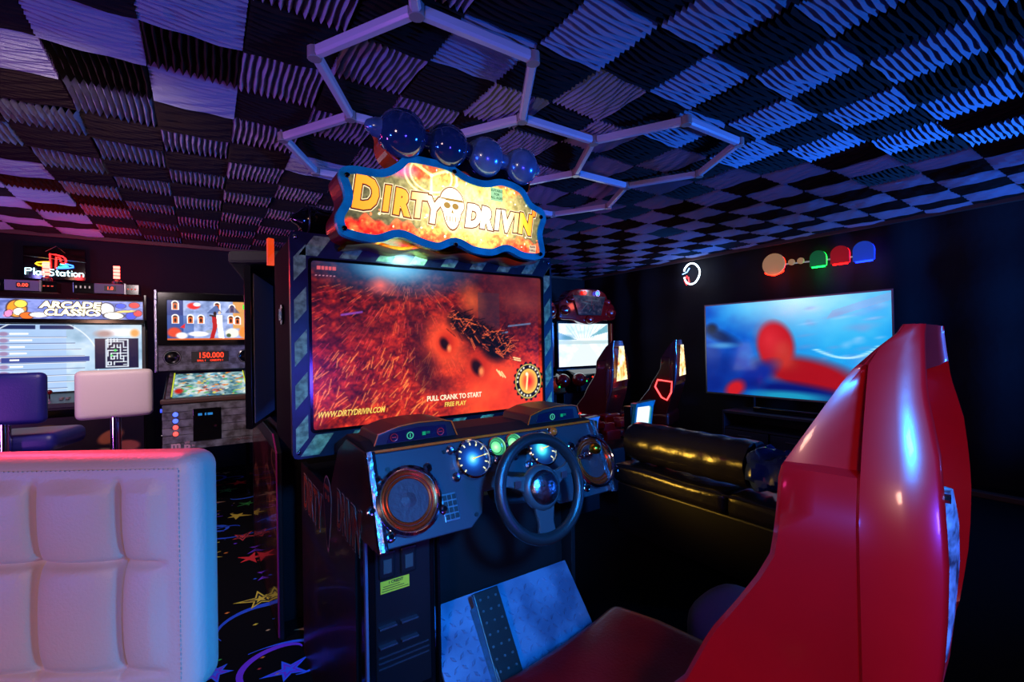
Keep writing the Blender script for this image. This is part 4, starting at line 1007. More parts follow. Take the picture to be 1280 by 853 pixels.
cv.ell(.15, .66, .22, .06, (.05, .10, .28), .5, -.4, .85); cv.ell(.08, .74, .06, .05, (.03, .06, .18), .5); cv.ell(.20, .54, .14, .03, (.35, .65, .85), .6, 0, .7)
for k in range(30): x = 1.05+rs.rand()*.65; y = .4+rs.rand()*.5; cv.ell(x, y, .03+rs.rand()*.05, .008+rs.rand()*.02, (.50, .55, .80) if k % 3 else (.75, .80, .95), .8, .12, .35)
cv.poly([(1.25, .78), (1.75, .92), (1.75, .99), (1.3, .86)], (.55, .60, .80), .5)
for k in range(16): t_ = k/15; cv.ell(1.16+.5*t_, .49-.10*math.sin(t_*2.6)+.08*t_*t_, .03, .007, (.8, .95, 1), .8, 0, .8)
# plain out-of-focus red and blue shapes in place of the film figure
cv.ell(1.08, .24, .46, .16, (.62, .05, .10), .30, -.22); cv.ell(.78, .53, .18, .25, (.70, .07, .12), .16, .15); cv.ell(.72, .60, .10, .13, (.86, .20, .24), .9, .15, .6)
cv.ell(.55, .20, .26, .10, (.03, .14, .55), .4, .55); cv.ell(1.0, .06, .5, .09, (.02, .08, .42), .4, -.12); cv.ell(.34, .06, .12, .08, (.75, .10, .14), .4, .6); cv.ell(.9, .02, .35, .05, (.10, .55, .70), .5)
picture('screen', cv, (5.3605, 3.543, .648), (0, -1.932, 0), (0, 0, 1.092), mat_attr('television_picture', 1.2, .15), t, label='blue picture with soft red and blue shapes')
for y in (2.2, 2.95): obj('stand_leg', MB().cyl((5.39, y, .49), (5.39, y, .64), .012, n=8), 'chrome', t)
obj('wall_mount', MB().box((5.42, 2.3, .95), (5.56, 2.85, 1.35)), 'black', t)
t = thing('television_cabinet', 'low black cabinet with open shelf and drawers below the television', 'cabinet', (5.25, 2.4, 0))
sh = MB().box((5.05, 1.55, .455), (5.50, 3.15, .485))
obj('top_board', sh, 'dash', t, bevel=.003)
for y in (1.55, 3.125): obj('side_board', MB().box((5.05, y, 0), (5.50, y+.025, .455)), 'dash', t, bevel=.002)
obj('shelf', MB().box((5.06, 1.575, .28), (5.50, 3.125, .30)), 'dash', t); obj('back_board', MB().box((5.48, 1.575, .0), (5.50, 3.125, .455)), 'black', t)
for k in range(3):
    d = obj('drawer', MB().box((5.055, 1.60+.515*k, .03), (5.075, 2.09+.515*k, .27)), 'dash', t, bevel=.003)
    obj('handle', MB().box((5.043, 1.78+.515*k, .215), (5.055, 1.93+.515*k, .223)), 'alu', d)
tag(obj('soundbar', MB().rbox((5.22, 2.45, .515), (.08, .82, .055), .015, 4), 'gloss'), 'slim black soundbar lying on the television cabinet', 'speaker')
# row of round and arched light plaques on the wall: plain shapes, no figures
def disc(y, z, r_, color, halo, nm, label, arch=False, es=.38):
    t = thing(nm, label, 'light', (5.49, y, z), 0, 'plain light plaques in a row above the television')
    if arch: P = [(-r_, -r_*.9), (r_, -r_*.9)]+[(r_*math.cos(a), r_*.25+r_*math.sin(a)) for a in [math.pi*i/14 for i in range(15)]]
    else: P = [(r_*math.cos(a), r_*math.sin(a)) for a in [2*math.pi*i/28 for i in range(28)]]
    obj('plaque', MB().prism(P, (5.46, y, z), -Y_, Z_, .025), mat('plaque_face', color, .4, emit=color, es=es), t, bevel=.004)
    if halo:
        obj('glow_bar', MB().tube([(5.485, y-r_*.8*math.sin(k*.4-1.6), z-r_*(.95 if arch else 1.0)+(0 if arch else r_*.35*abs(k-4)/4)) for k in range(9)], .011, 6), glow('plaque_bar', halo, 9), t)
        obj('glow_tube', MB().tube([(5.50, y-p[0]*.9, z+p[1]*.9) for p in P], .008, 6, True), glow('plaque_tube', halo, 6), t)
    return t
disc(2.735, 2.165, .125, (.78, .58, .36), (1, .12, .05), 'round_plaque', 'large tan disc with red glow, leftmost of the plaque row')
disc(2.54, 2.160, .034, (.80, .60, .38), None, 'small_plaque', 'small tan disc right after the large one in the plaque row')
disc(2.445, 2.160, .034, (.80, .60, .38), None, 'small_plaque', 'second small tan disc, just left of the green plaque')
disc(2.275, 2.145, .078, (.05, .42, .20), (.05, .9, .25), 'arched_plaque', 'green arched plaque glowing green in the row', True)
disc(2.070, 2.150, .084, (.70, .08, .08), (1, .05, .05), 'arched_plaque', 'red arched plaque glowing red in the row', True)
disc(1.865, 2.150, .090, (.13, .30, .72), (.05, .15, 1), 'arched_plaque', 'blue arched plaque glowing blue, rightmost of the row', True)
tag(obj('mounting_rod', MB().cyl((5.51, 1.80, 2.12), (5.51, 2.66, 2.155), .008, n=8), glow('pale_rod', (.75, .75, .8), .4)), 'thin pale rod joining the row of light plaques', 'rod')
t = thing('white_neon_ring', 'small white neon ring with red squiggle on the dark wall, left of the television', 'neon sign', (5.49, 3.84, 2.2))
rr = random.Random(4)
P = [(5.50, 3.83-.12*(1+.05*math.sin(a*3+1))*math.cos(a), 2.21+.14*math.sin(a)) for a in [R(-165+325*k/48) for k in range(49)]]
obj('neon_tube', MB().tube(P, .010, 8), glow('white_neon', (.85, .93, 1), 7), t)
obj('neon_tube', MB().tube([(5.50, 3.90, 2.19), (5.50, 3.94, 2.13), (5.50, 3.91, 2.07), (5.50, 3.87, 2.10), (5.50, 3.88, 2.17)], .009, 8), glow('red_neon_tube', (1, .2, .2), 4), t)
obj('neon_tube', MB().tube([(5.50, 3.97, 2.22), (5.50, 3.90, 2.24), (5.50, 3.86, 2.29)], .008, 8), glow('blue_white_neon', (.5, .7, 1), 4), t)
point('neon_wash', (5.35, 3.84, 2.2), 1.6, (.55, .70, 1), .05)
for y, c, p_ in ((2.735, (1, .08, .03), .5), (2.275, (.05, 1, .2), .45), (2.065, (1, .04, .03), .4), (1.855, (.03, .1, 1), .7)): point('plaque_glow', (5.44, y, 1.99), p_*1.3, c, .03)

# ------------------------------------------------------------ near bar stool with quilted back
CR, CF = Vector((math.cos(YAW), -math.sin(YAW), 0)), Vector((math.sin(YAW), math.cos(YAW), 0))
def stool_parts(t, back, seat_z, quilt=False, m='leather', w=.40):
    obj('post', MB().cyl((0, 0, .03), (0, 0, seat_z-.06), .024, n=20), 'chrome', t, local=True)
    obj('foot_plate', MB().lathe([(.165, 0), (.165, .008), (.14, .018), (.04, .034), (.028, .05)], (0, 0, 0), Z_, 32), 'chrome', t, local=True)
    obj('foot_ring', MB().torus((0, -.02, .28), Z_, .12, .009, 28, 8).cyl((0, 0, .28), (0, -.02, .28), .02, n=8), 'chrome', t, local=True)
    obj('seat', MB().rbox((0, .02, seat_z), (w, w*.95, .09), .035, 5), m, t, local=True)
SW, SH = .44, .32
t = thing('quilted_bar_stool', 'big white quilted leather bar stool close to the camera at lower left', 'stool', tuple(CR*-.635+CF*.44), -YAW)
stool_parts(t, None, .80)
def quilt(x, y, z):
    if y < 0:
        cx = (x-.012)/.109+.0; cz = (z-.02)/.140
        fx = abs(cx-math.floor(cx)-.5)*2; fz = abs(cz-math.floor(cz)-.5)*2
        edge = max(0, min(1, (SW/2-.035-abs(x))/.02))*max(0, min(1, (SH/2-.028-abs(z))/.02))
        dx, dz = (1-fx)*.0545, (1-fz)*.07; q_ = min(dx, dz)
        g_ = .008*math.exp(-(q_/.0035)**1.2)+.009*math.exp(-(dx/.018))+.008*math.exp(-(dz/.020))+.004*math.exp(-math.hypot(dx, dz)/.012)
        y2 = y+edge*g_-.010*edge*(1-(2*x/SW)**2*.3)
        return (x, y2+.02*(z+.1)*0, z)
    return (x, y, z)
obj('backrest', MB().rbox((0, .19, 1.005), (SW, .062, SH), .024, (120, 3, 90), quilt), 'leather', t, local=True)
st_ = MB()
zt, xr = SH/2-.018, SW/2-.020
pts = [(-xr, -zt), (xr, -zt), (xr, zt), (-xr, zt)]
for i in range(4):
    (x0, z0), (x1, z1) = pts[i], pts[(i+1) % 4]; L = math.hypot(x1-x0, z1-z0); n = int(L/.006)
    for k in range(n):
        a, b = (k+.15)/n, (k+.75)/n
        st_.cyl((x0+(x1-x0)*a, .1585, 1.005+z0+(z1-z0)*a), (x0+(x1-x0)*b, .1585, 1.005+z0+(z1-z0)*b), .0008, n=4)
obj('stitching', st_, 'leather', t, local=True, kind='stuff')
obj('back_bracket', MB().box((-.08, .12, .76), (.08, .20, .87)), 'chrome', t, local=True, bevel=.01)

def small_stool(label, loc, rz, m, sz=.68):
    t = thing('bar_stool', label, 'stool', loc, rz, 'small bar stools at the left machine')
    stool_parts(t, None, sz, m=m, w=.33)
    obj('backrest', MB().rbox((0, -.17, 1.09), (.30, .055, .24), .026, 5, lambda x, y, z: (x, y+.35*x*x*1.5+(z > 0)*.0, z)), m, t, local=True)
    obj('back_support', MB().cyl((0, -.165, sz-.03), (0, -.165, 1.0), .022, n=14), 'chrome', t, local=True)
    return t
small_stool('small beige bar stool, its square back seen before the maze picture', (-.385, 3.20, 0), R(6), 'leather2')
small_stool('small navy bar stool cut off by the left edge of the photograph', (-.725, 3.24, 0), R(-14), 'navy', .87)

# ------------------------------------------------------------ arcade cabinet at the left
ax1 = -.40; ax0 = -1.62
t = thing('classic_arcade_cabinet', 'wide arcade cabinet with bright marquee and menu screen at the left', 'arcade machine', (-1.0, 5.3, 0))
obj('body', MB().prism([(4.72, 0), (4.72, .82), (4.62, .88), (4.62, .93), (4.93, .99), (4.95, 1.52), (4.86, 1.55), (4.86, 1.72), (5.5, 1.72), (5.5, 0)], (ax0, 0, 0), Y_, Z_, -(ax1-ax0)), 'black', t, bevel=.006)
for x in (ax0-.02, ax1): obj('side_board', MB().prism([(4.70, 0), (4.70, .83), (4.58, .90), (4.60, .96), (4.88, 1.02), (4.88, 1.48), (4.80, 1.55), (4.80, 1.76), (5.5, 1.76), (5.5, 0)], (x, 0, 0), Y_, Z_, -.02), 'gloss', t, bevel=.004)
cv = Cv(260, 50, 5.6, (.25, .30, .55)); cv.A = ramp(cv.noise(3, 4, 3), [(.12, .12, .30), (.30, .36, .62), (.50, .55, .80), (.32, .34, .6)])
rr = random.Random(9)
for x, y, rx, ry, c in ((2.2, .5, .25, .45, (.95, .55, .10)), (2.3, .75, .16, .2, (1, .85, .30)), (2.25, .35, .14, .2, (.95, .98, .85)), (2.45, .15, .18, .18, (.9, .4, .1)), (2.0, .25, .1, .2, (.9, .5, .7)), (2.75, .2, .25, .14, (.9, .9, .95)),
                        (4.55, .55, .22, .36, (.95, .93, .90)), (4.75, .2, .3, .2, (.92, .90, .85)), (4.95, .75, .15, .14, (.2, .3, .85)), (5.35, .80, .16, .16, (.85, .15, .12)), (5.25, .2, .16, .2, (.15, .25, .85)), (5.45, .35, .13, .18, (.8, .2, .2)), (5.1, .45, .3, .06, (.9, .75, .4)), (1.3, .5, .3, .4, (.8, .3, .3)), (.6, .5, .3, .35, (.3, .7, .4))):
    cv.ell(x, y, rx, ry, c, .12, rr.uniform(-.4, .4)); cv.ringe(x, y, rx, ry, .08, (.12, .10, .12), .8)
mp = picture('marquee', cv, (ax0+.01, 4.855, 1.56), (ax1-ax0-.02, 0, 0), (0, 0, .145), mat_attr('lit_left_marquee', 1.7, .3), t, label='bright marquee with yellow lettering on blue')
ya, ye = glow('marquee_cream', (1, .96, .78), 2.0), glow('marquee_letter_edge', (.35, .12, .08), .5)
for s_, x, z in (('ARCADE', -.845, 1.665), ('CLASSICS', -.835, 1.608)):
    for off, m, dy in ((.0075, ye, .001), (.003, ya, .002)): obj('lettering', MB().text(s_, .068, (x, 4.855-dy, z), X_, Z_, .0002, off, .12, sx=1.28 if s_ == 'ARCADE' else 1.12), m, mp)
obj('speaker_strip', MB().box((ax0, 4.84, 1.525), (ax1, 4.87, 1.558)), 'gloss', t, bevel=.004)
cv = Cv(300, 135, 2.1, (.80, .88, .95)); cv.A = ramp(cv.noise(5, 6, 3), [(.45, .62, .74), (.70, .82, .92), (.90, .95, 1)])
cv.rect(.28, 0, 1.28, 1, (.66, .78, .94), .85); cv.rect(.5, .93, .98, .99, (.10, .16, .35)); cv.rect(1.02, .93, 1.36, .99, (.10, .16, .35))
for k in range(9):
    y = .86-.095*k; cv.line((.34, y-.045), (1.48-.012*(k-4)**2, y-.045), .004, (.20, .28, .5)); cv.line((.34, y-.053), (1.48-.012*(k-4)**2, y-.053), .003, (1, 1, 1))
    cv.ell(.68, y, .045, .03, (.60, .45, .60), .3, a=.8)
cv.rect(.66, .445, 1.52, .515, (.18, .25, .55), .9); cv.ringe(1.02, .42, .60, .66, .012, (.92, .96, 1), .9)
cv.rect(1.58, .32, 2.06, .79, (.03, .06, .22)); cv.ell(1.85, .88, .20, .06, (.95, .97, 1), .4); cv.ell(2.02, .87, .05, .06, (.95, .65, .35), .4); cv.ell(1.68, .86, .09, .05, (.65, .55, .55), .5)
mx0, my0, mx1, my1 = 1.70, .345, 1.94, .765
W_ = (.92, .96, 1)
for p, q in (((mx0, my0), (mx1, my0)), ((mx1, my0), (mx1, my1)), ((mx1, my1), (mx0, my1)), ((mx0, my1), (mx0, my0))): cv.line(p, q, .008, W_)
for i in range(6):
    for j in range(9):
        x, y = mx0+.018+.0345*i, my0+.03+.045*j
        if rr.random() < .52: cv.line((x, y), (x+.0345, y), .006, W_)
        if rr.random() < .48: cv.line((x, y), (x, y+.045), .006, W_)
cv.ell(1.80, .60, .015, .02, (.3, .9, .4), .3); cv.ell(1.76, .52, .012, .016, (.3, .9, .4), .3)
sc2 = picture('screen', cv, (ax0+.01, 4.93, 1.00), (ax1-ax0-.035, 0, 0), (0, 0, .52), mat_attr('menu_screen', 1.15, .2), t, label='pale blue menu screen with white maze on navy')
wi = glow('menu_white', (1, 1, 1), 1.2)
for k, s_ in enumerate(('GAME ONE', 'THE PUZZLE GAME', 'TANK RACE', 'STAR BALL 2', 'MAZE', 'TOP TEN', 'MAGIC BALL', 'RUNNER')):
    pass
for k in range(8):
    z = 1.0+.52*(.862-.095*k); w_ = (.10, .12, .08, .09, .05, .07, .09, .06)[k]
    obj('menu_line', MB().box((-1.195, 4.9270, z-.006), (-1.195+w_, 4.9285, z+.006)), wi, sc2)
dk = obj('control_deck', MB().prism([(4.60, .90), (4.60, .935), (4.92, .985), (4.92, .93)], (ax0, 0, 0), Y_, Z_, -(ax1-ax0)), 'dash', t, bevel=.004)
for x in (-1.3, -.95, -.70):
    js = obj('joystick', MB().cyl((x, 4.76, .955), (x, 4.76, 1.0), .006, n=8), 'chrome', dk); obj('ball_top', MB().sphere((x, 4.76, 1.01), .018, 12, 8), 'red_plastic', js)
    for k in range(4): obj('button', MB().cyl((x+.07+.035*(k % 2), 4.72+.04*(k//2), .952), (x+.07+.035*(k % 2), 4.72+.04*(k//2), .966), .012, n=10), 'beige', dk)
cv = Cv(150, 90, 1.5, (.06, .03, .05)); cv.A = ramp(cv.noise(5, 5, 4), [(.02, .01, .03), (.07, .03, .06), (.16, .05, .07)])
for x, y, rx, ry, c in ((.42, .62, .16, .20, (.80, .62, .10)), (.42, .62, .12, .15, (.10, .06, .05)), (.40, .60, .07, .07, (.75, .6, .15)), (.72, .62, .11, .13, (.80, .10, .08)), (.70, .80, .14, .05, (.75, .8, .7)), (.78, .88, .13, .05, (.75, .65, .25)), (1.25, .78, .10, .06, (.70, .40, .25)), (1.38, .68, .09, .05, (.70, .35, .3)), (1.22, .62, .08, .05, (.65, .5, .4)), (.2, .55, .1, .1, (.55, .1, .1)), (.95, .85, .08, .06, (.2, .25, .6)), (1.0, .4, .5, .1, (.15, .05, .10))): cv.ell(x, y, rx, ry, c, .15, rr.uniform(-.5, .5))
picture('lower_art', cv, (ax0, 4.716, .02), (ax1-ax0, 0, 0), (0, 0, .80), mat_attr('printed_lower_panel', 0, .3), t, label='dark lower panel printed with yellow and red shapes')
# score boxes and red strobes on top of the cabinet
def score_box(x, label, txt):
    t = thing('score_box', label, 'display', (x, 4.9, 1.76), 0, 'score boxes on the left cabinet')
    obj('case', MB().box((x-.20, 4.84, 1.76), (x+.20, 4.98, 1.845)), 'gloss', t, bevel=.004)
    obj('face_plate', MB().box((x-.075, 4.832, 1.765), (x+.105, 4.842, 1.842)), 'purple', t, bevel=.002)
    d = obj('digit_window', MB().box((x-.015, 4.829, 1.785), (x+.055, 4.834, 1.825)), 'black', t)
    obj('digits', MB().text(txt, .034, (x+.02, 4.828, 1.805), X_, Z_, .0002, .001), glow('red_digits', (1, .3, .2), 2), d)
    for k in range(4): obj('small_light', MB().box((x-.185+.026*k, 4.836, 1.800), (x-.177+.026*k, 4.84, 1.818)), glow('dim_white', (.8, .7, .7), .8), t)
    for k in range(3): obj('small_light', MB().box((x+.125+.022*k, 4.836, 1.802), (x+.137+.022*k, 4.84, 1.81)), glow('dim_red', (1, .3, .2), .8), t)
    obj('handle_bar', MB().box((x+.108, 4.825, 1.762), (x+.116, 4.842, 1.848)), 'alu', t)
score_box(-1.12, 'dark score box with red digits, under the left strobe', '0.00')
score_box(-.63, 'dark score box with red digits, under the right strobe', '1.0')
def strobe(x, label):
    t = thing('red_strobe', label, 'light', (x, 4.90, 1.85), 0, 'red strobes on the left cabinet')
    obj('socket', MB().lathe([(.032, 0), (.032, .02), (.02, .03)], (x, 4.90, 1.85), Z_, 16), 'black', t)
    obj('stem', MB().cyl((x, 4.90, 1.87), (x, 4.90, 1.97), .012, n=10), 'black', t)
    for k in range(4): obj('lamp_cell', MB().box((x-.020, 4.878, 1.892+.027*k), (x+.020, 4.89, 1.912+.027*k)), glow('red_strobe_cell', (1, .30, .26), 11), t)
    point('strobe_glow', (x, 4.84, 1.95), 3, (1, .03, .03), .03); point('strobe_glow', (x, 5.4, 2.0), 6, (1, .02, .03), .03)
strobe(-.985, 'lit red strobe standing in front of the neon sign'); strobe(-.575, 'lit red strobe to the right of the neon sign')
# neon sign on the back wall
t = thing('neon_sign', 'multicolour neon logo sign hung by a wire on the back wall', 'neon sign', (-1.137, 5.9, 2.2))
k_ = .00127; OX, OZ = -1.40-.02, 2.575
def PN(pts, y=5.90): return [(-1.135+(x-290)*k_, y, 2.045-(z-222)*k_) for x, z in pts]
def neon(pts, c, es=5, r=.006, closed=False): obj('neon_tube', MB().tube(PN(pts), r, 8, closed), glow('neon', c, es), t)
obj('clear_backing', MB().rbox((-1.135, 5.93, 2.13), (.42, .008, .30), .004, 2), 'gloss', t)
neon([(270, 190), (268, 150), (266, 88), (300, 92), (335, 102), (350, 118), (352, 135), (345, 150), (325, 152)], (1, .12, .12), 6)
neon([(296, 192), (298, 150), (300, 108), (318, 114), (324, 124), (322, 140)], (1, .15, .12), 6)
neon([(265, 148), (235, 150), (200, 156), (192, 164), (205, 174), (240, 180), (262, 182)], (1, .70, .10), 5)
neon([(262, 160), (235, 163), (225, 168), (262, 170)], (.2, .9, .5), 4)
neon([(300, 190), (330, 188), (365, 184), (392, 176), (390, 166), (365, 158), (348, 155)], (.2, .45, 1), 5)
neon([(320, 160), (350, 166), (365, 172), (330, 178), (310, 180)], (.2, .85, .8), 4)
def arc(cx, cz, rx, rz_, a0, a1, n=12): return [(cx+rx*math.cos(R(a0+(a1-a0)*i/n)), cz+rz_*math.sin(R(a0+(a1-a0)*i/n))) for i in range(n+1)]
WN_ = (.75, .95, 1)
def wneon(p): neon(p, WN_, 4.2, .0045)
wneon([(140, 245), (140, 200), (165, 199), (172, 206), (166, 216), (142, 218)])       # P
wneon([(184, 196), (184, 245)])                                                          # l
wneon(arc(206, 231, 12, 13, 0, 360)); wneon([(219, 217), (219, 245)])                    # a
wneon([(230, 217), (238, 243)]); wneon([(250, 217), (236, 256), (230, 258)])             # y
wneon([(288, 202), (266, 200), (260, 210), (270, 220), (284, 226), (286, 238), (276, 245), (260, 244)])  # S
wneon([(304, 204), (304, 240), (312, 245)]); wneon([(296, 217), (314, 217)])             # t
wneon(arc(332, 231, 12, 13, 0, 360)); wneon([(345, 217), (345, 245)])                    # a
wneon([(362, 204), (362, 240), (370, 245)]); wneon([(354, 217), (372, 217)])             # t
wneon([(383, 217), (383, 245)]); wneon([(383, 205), (383, 208)])                         # i
wneon(arc(403, 231, 12, 13, 0, 360))                                                     # o
wneon([(424, 245), (424, 217), (440, 218), (446, 226), (446, 245)])                      # n
obj('hanging_wire', MB().tube(PN([(240, 70), (298, 25), (345, 72)], 5.92), .0025, 5), 'alu', t)
for dx in (-.15, .15): obj('wall_standoff', MB().cyl((-1.135+dx, 5.93, 2.20), (-1.135+dx, 6.07, 2.20), .006, n=6), 'alu', t)
obj('cross_bar', MB().tube(PN([(130, 110), (460, 134)], 5.915), .003, 5), 'alu', t)

# ------------------------------------------------------------ pinball machine
t = thing('pinball_machine', 'pinball machine clad in grey weathered planks with lit town picture', 'pinball machine', (.05, 4.5, 0))
bx0, bx1 = -.305, .405
obj('backbox', MB().box((bx0, 4.60, 1.13), (bx1, 4.86, 1.775)), 'black', t, bevel=.006)
for x in (bx0-.012, bx1-.006): obj('side_rail', MB().box((x, 4.575, 1.13), (x+.018, 4.62, 1.785)), 'chrome_worn', t, bevel=.003)
obj('picture_frame', MB().ring_prism([(bx0+.01, 1.345), (bx1-.01, 1.345), (bx1-.01, 1.765), (bx0+.01, 1.765)], [(-.235, 1.385), (.335, 1.385), (.335, 1.705), (-.235, 1.705)], (0, 4.578, 0), X_, Z_, .022), 'gloss', t, bevel=.003)
cv = Cv(190, 110, 1.78, (.45, .55, .75)); cv.A = ramp(cv.noise(7, 7, 3), [(.30, .38, .55), (.55, .62, .80), (.75, .80, .92)])
cv.rect(0, 0, .33, 1, (.12, .20, .45)); cv.rect(0, 0, .55, .62, (.20, .32, .58), .7); cv.rect(1.40, .3, 1.78, 1, (.85, .55, .20), .8); cv.rect(1.62, .8, 1.78, .92, (.2, .9, .2)); cv.rect(0, 0, 1.78, .05, (.75, .35, .15))
for x, y in ((.17, .52), (.48, .52), (.70, .52), (1.35, .52), (1.50, .50), (.17, .86), (1.05, .85), (1.38, .8)):
    cv.ell(x, y+.06, .075, .07, (.92, .90, .88), .1); cv.rect(x-.075, y-.10, x+.075, y+.06, (.92, .90, .88)); cv.ell(x, y+.05, .05, .05, (.25, .12, .08), .1); cv.rect(x-.05, y-.09, x+.05, y+.05, (.80, .38, .15)); cv.ell(x, y-.02, .025, .05, (.15, .06, .05), .3)
for x, y, rx, ry, c in ((.55, .86, .13, .08, (.85, .12, .10)), (.62, .90, .08, .05, (.85, .85, .9)), (.15, .2, .14, .12, (.80, .25, .15)), (.3, .12, .12, .08, (.85, .85, .85)), (.65, .16, .22, .06, (.90, .88, .92)), (1.38, .18, .15, .12, (.90, .88, .80)), (1.3, .12, .05, .05, (.2, .3, .2)), (1.65, .2, .12, .15, (.9, .5, .2)), (.9, .22, .1, .04, (.55, .6, .65))): cv.ell(x, y, rx, ry, c, .2)
for x, c in ((.30, (.80, .12, .10)),): cv.poly([(.27, .32), (.37, .42), (.36, .30)], c)
cv.poly([(.82, .68), (1.02, .90), (1.16, .70)], (.30, .38, .58)); cv.poly([(1.22, .70), (1.38, .92), (1.56, .70)], (.20, .25, .45), .7)
# a couple dancing: dark red figure and a pale one
cv.ell(1.00, .68, .035, .05, (.12, .06, .06), .2); cv.poly([(.93, .62), (1.03, .62), (1.05, .35), (.98, .05), (.88, .03), (.95, .32)], (.65, .08, .10)); cv.line((.90, .63), (1.10, .60), .02, (.12, .08, .08))
cv.ell(1.10, .70, .032, .045, (.85, .72, .6), .2); cv.poly([(1.03, .64), (1.16, .64), (1.16, .38), (1.20, .04), (1.08, .06), (1.05, .36)], (.98, .96, .92))
picture('lit_picture', cv, (-.238, 4.584, 1.382), (.576, 0, 0), (0, 0, .326), mat_attr('lit_backglass', 1.5, .2), t, label='lit picture of a town with arched windows and dancing couple')
sp_ = obj('speaker_panel', MB().box((bx0+.012, 4.572, 1.14), (bx1-.012, 4.60, 1.335)), 'wood', t, bevel=.003)
for z in (1.19, 1.245, 1.295): obj('plank_gap', MB().box((bx0+.014, 4.5712, z), (bx1-.014, 4.5722, z+.002)), 'ink', sp_)
for x in (-.205, .305):
    s_ = obj('speaker', MB().lathe([(.060, 0), (.058, .006), (.050, .008), (.042, .002), (.030, .001), (.010, .006)], (x, 4.572, 1.245), -Y_, 24), 'gloss', t)
    obj('speaker_ring', MB().torus((x, 4.567, 1.245), Y_, .052, .003, 24, 6), 'alu', s_)
ds = obj('score_display', MB().box((-.08, 4.564, 1.20), (.18, 4.572, 1.29)), 'black', t, bevel=.002)
rd = glow('red_led_digits', (1, .22, .10), 2.2)
obj('score_digits', MB().text('150.000', .062, (.055, 4.562, 1.256), X_, Z_, .0003, .001, sx=.9), rd, ds)
obj('score_text', MB().text('BALL 1     CREDITS 1', .020, (.05, 4.562, 1.215), X_, Z_, .0003, .0003), rd, ds)
# cabinet
px0, px1 = -.24, .335
obj('cabinet_body', MB().prism([(4.0, .60), (4.0, .945), (4.08, .96), (4.60, 1.10), (4.86, 1.10), (4.86, .55), (4.6, .50)], (px0, 0, 0), Y_, Z_, -(px1-px0)), 'black', t, bevel=.004)
for k in range(6):
    z = .602+.054*k; w2 = .5*(px1-px0)
    obj('plank', MB().box((px0+.001*(k % 2), 3.985-.0015*(k % 3), z), (px1-.001*(k % 3), 4.0, z+.051)), 'wood', t, bevel=.002)
obj('lockdown_bar', MB().box((px0-.01, 3.975, .928), (px1+.01, 4.05, .962)), 'brown', t, bevel=.008)
cv = Cv(130, 110, 1.1, (.4, .55, .5)); cv.A = ramp(cv.noise(9, 9, 4), [(.05, .12, .18), (.22, .42, .48), (.60, .74, .76), (.88, .92, .88), (.50, .66, .82)])
for _ in range(130):
    x, y = rs.rand()*1.1, rs.rand(); c = [(.9, .85, .3), (.2, .6, .85), (.95, .95, .9), (.85, .3, .15), (.15, .2, .2), (.3, .75, .4), (.95, .6, .2)][rs.randint(7)]; cv.ell(x, y, .01+rs.rand()*.05, .01+rs.rand()*.02, c, .3, rs.rand()*3, .85)
cv.ell(.08, .25, .06, .10, (.8, .12, .08), .4)
pf = Vector((px0+.055, 4.055, .966)); pu = Vector((0, .54, .145))
picture('playfield', cv, pf, X_*(px1-px0-.11), pu, mat_attr('lit_playfield', 1.0, .1), t, label='brightly lit colourful playfield under glass')
for x in (px0+.018, px1-.045): obj('glass_rail', MB().prism([(4.04, .955), (4.04, .975), (4.6, 1.125), (4.6, 1.105)], (x, 0, 0), Y_, Z_, -.027), 'wood', t, bevel=.003)
for x in (px0+.050, px1-.055): obj('lit_edge', MB().tube([(x, 4.06, .975), (x, 4.58, 1.118)], .004, 6), glow('yellow_edge', (.8, .85, .2), 1.0), t)
cd = obj('coin_door', MB().box((-.065, 3.976, .655), (.105, 3.990, .885)), 'gloss', t, bevel=.004)
obj('door_lock', MB().cyl((.068, 3.976, .755), (.068, 3.970, .755), .009, n=10), 'chrome', cd)
for x, w_ in ((-.035, .030), (.005, .012), (.022, .038)): obj('price_light', MB().box((x, 3.9735, .835), (x+w_*.8, 3.977, .851)), glow('blue_price', (.15, .5, .8), .9), cd)
for x, cols in ((-.165, 'bbrr'), (.285, 'bdwr')):
    for k, c in enumerate(cols):
        cc = dict(b=(.30, .40, 1), r=(1, .30, .28), w=(.65, .80, 1), d=(.4, .05, .05))[c]
        bt = obj('lit_button', MB().lathe([(.017, 0), (.016, .008), (.010, .013), (.001, .014)], (x, 3.984, .855-.045*k), -Y_, 16), glow('lit_button', cc, .6 if c == 'd' else 2.2), t)
        obj('button_ring', MB().torus((x, 3.982, .855-.045*k), Y_, .018, .003, 18, 6), 'chrome', bt)
pk = mat('pale_pink_letter', (.80, .62, .66), .5)
obj('lettering', MB().text('m', .060, (-.165, 3.980, .640), X_, Z_, .001, .003, sx=1.2).text('p', .060, (-.10, 3.980, .628), X_, Z_, .001, .003, sx=1.2), pk, t)
obj('lettering', MB().text('ulti', .024, (-.10, 3.980, .655), X_, Z_, .001, .0006).text('in', .024, (-.065, 3.980, .628), X_, Z_, .001, .0006), pk, t)
for k in range(7): 
    a = R(20+k*23); obj('burst_mark', MB().cyl((.235+.02*math.cos(a), 3.981, .625+.012*math.sin(a)), (.235+.06*math.cos(a), 3.981, .625+.034*math.sin(a)), .0025, .0008, n=5), mat('dull_red_mark', (.35, .12, .16), .6), t)
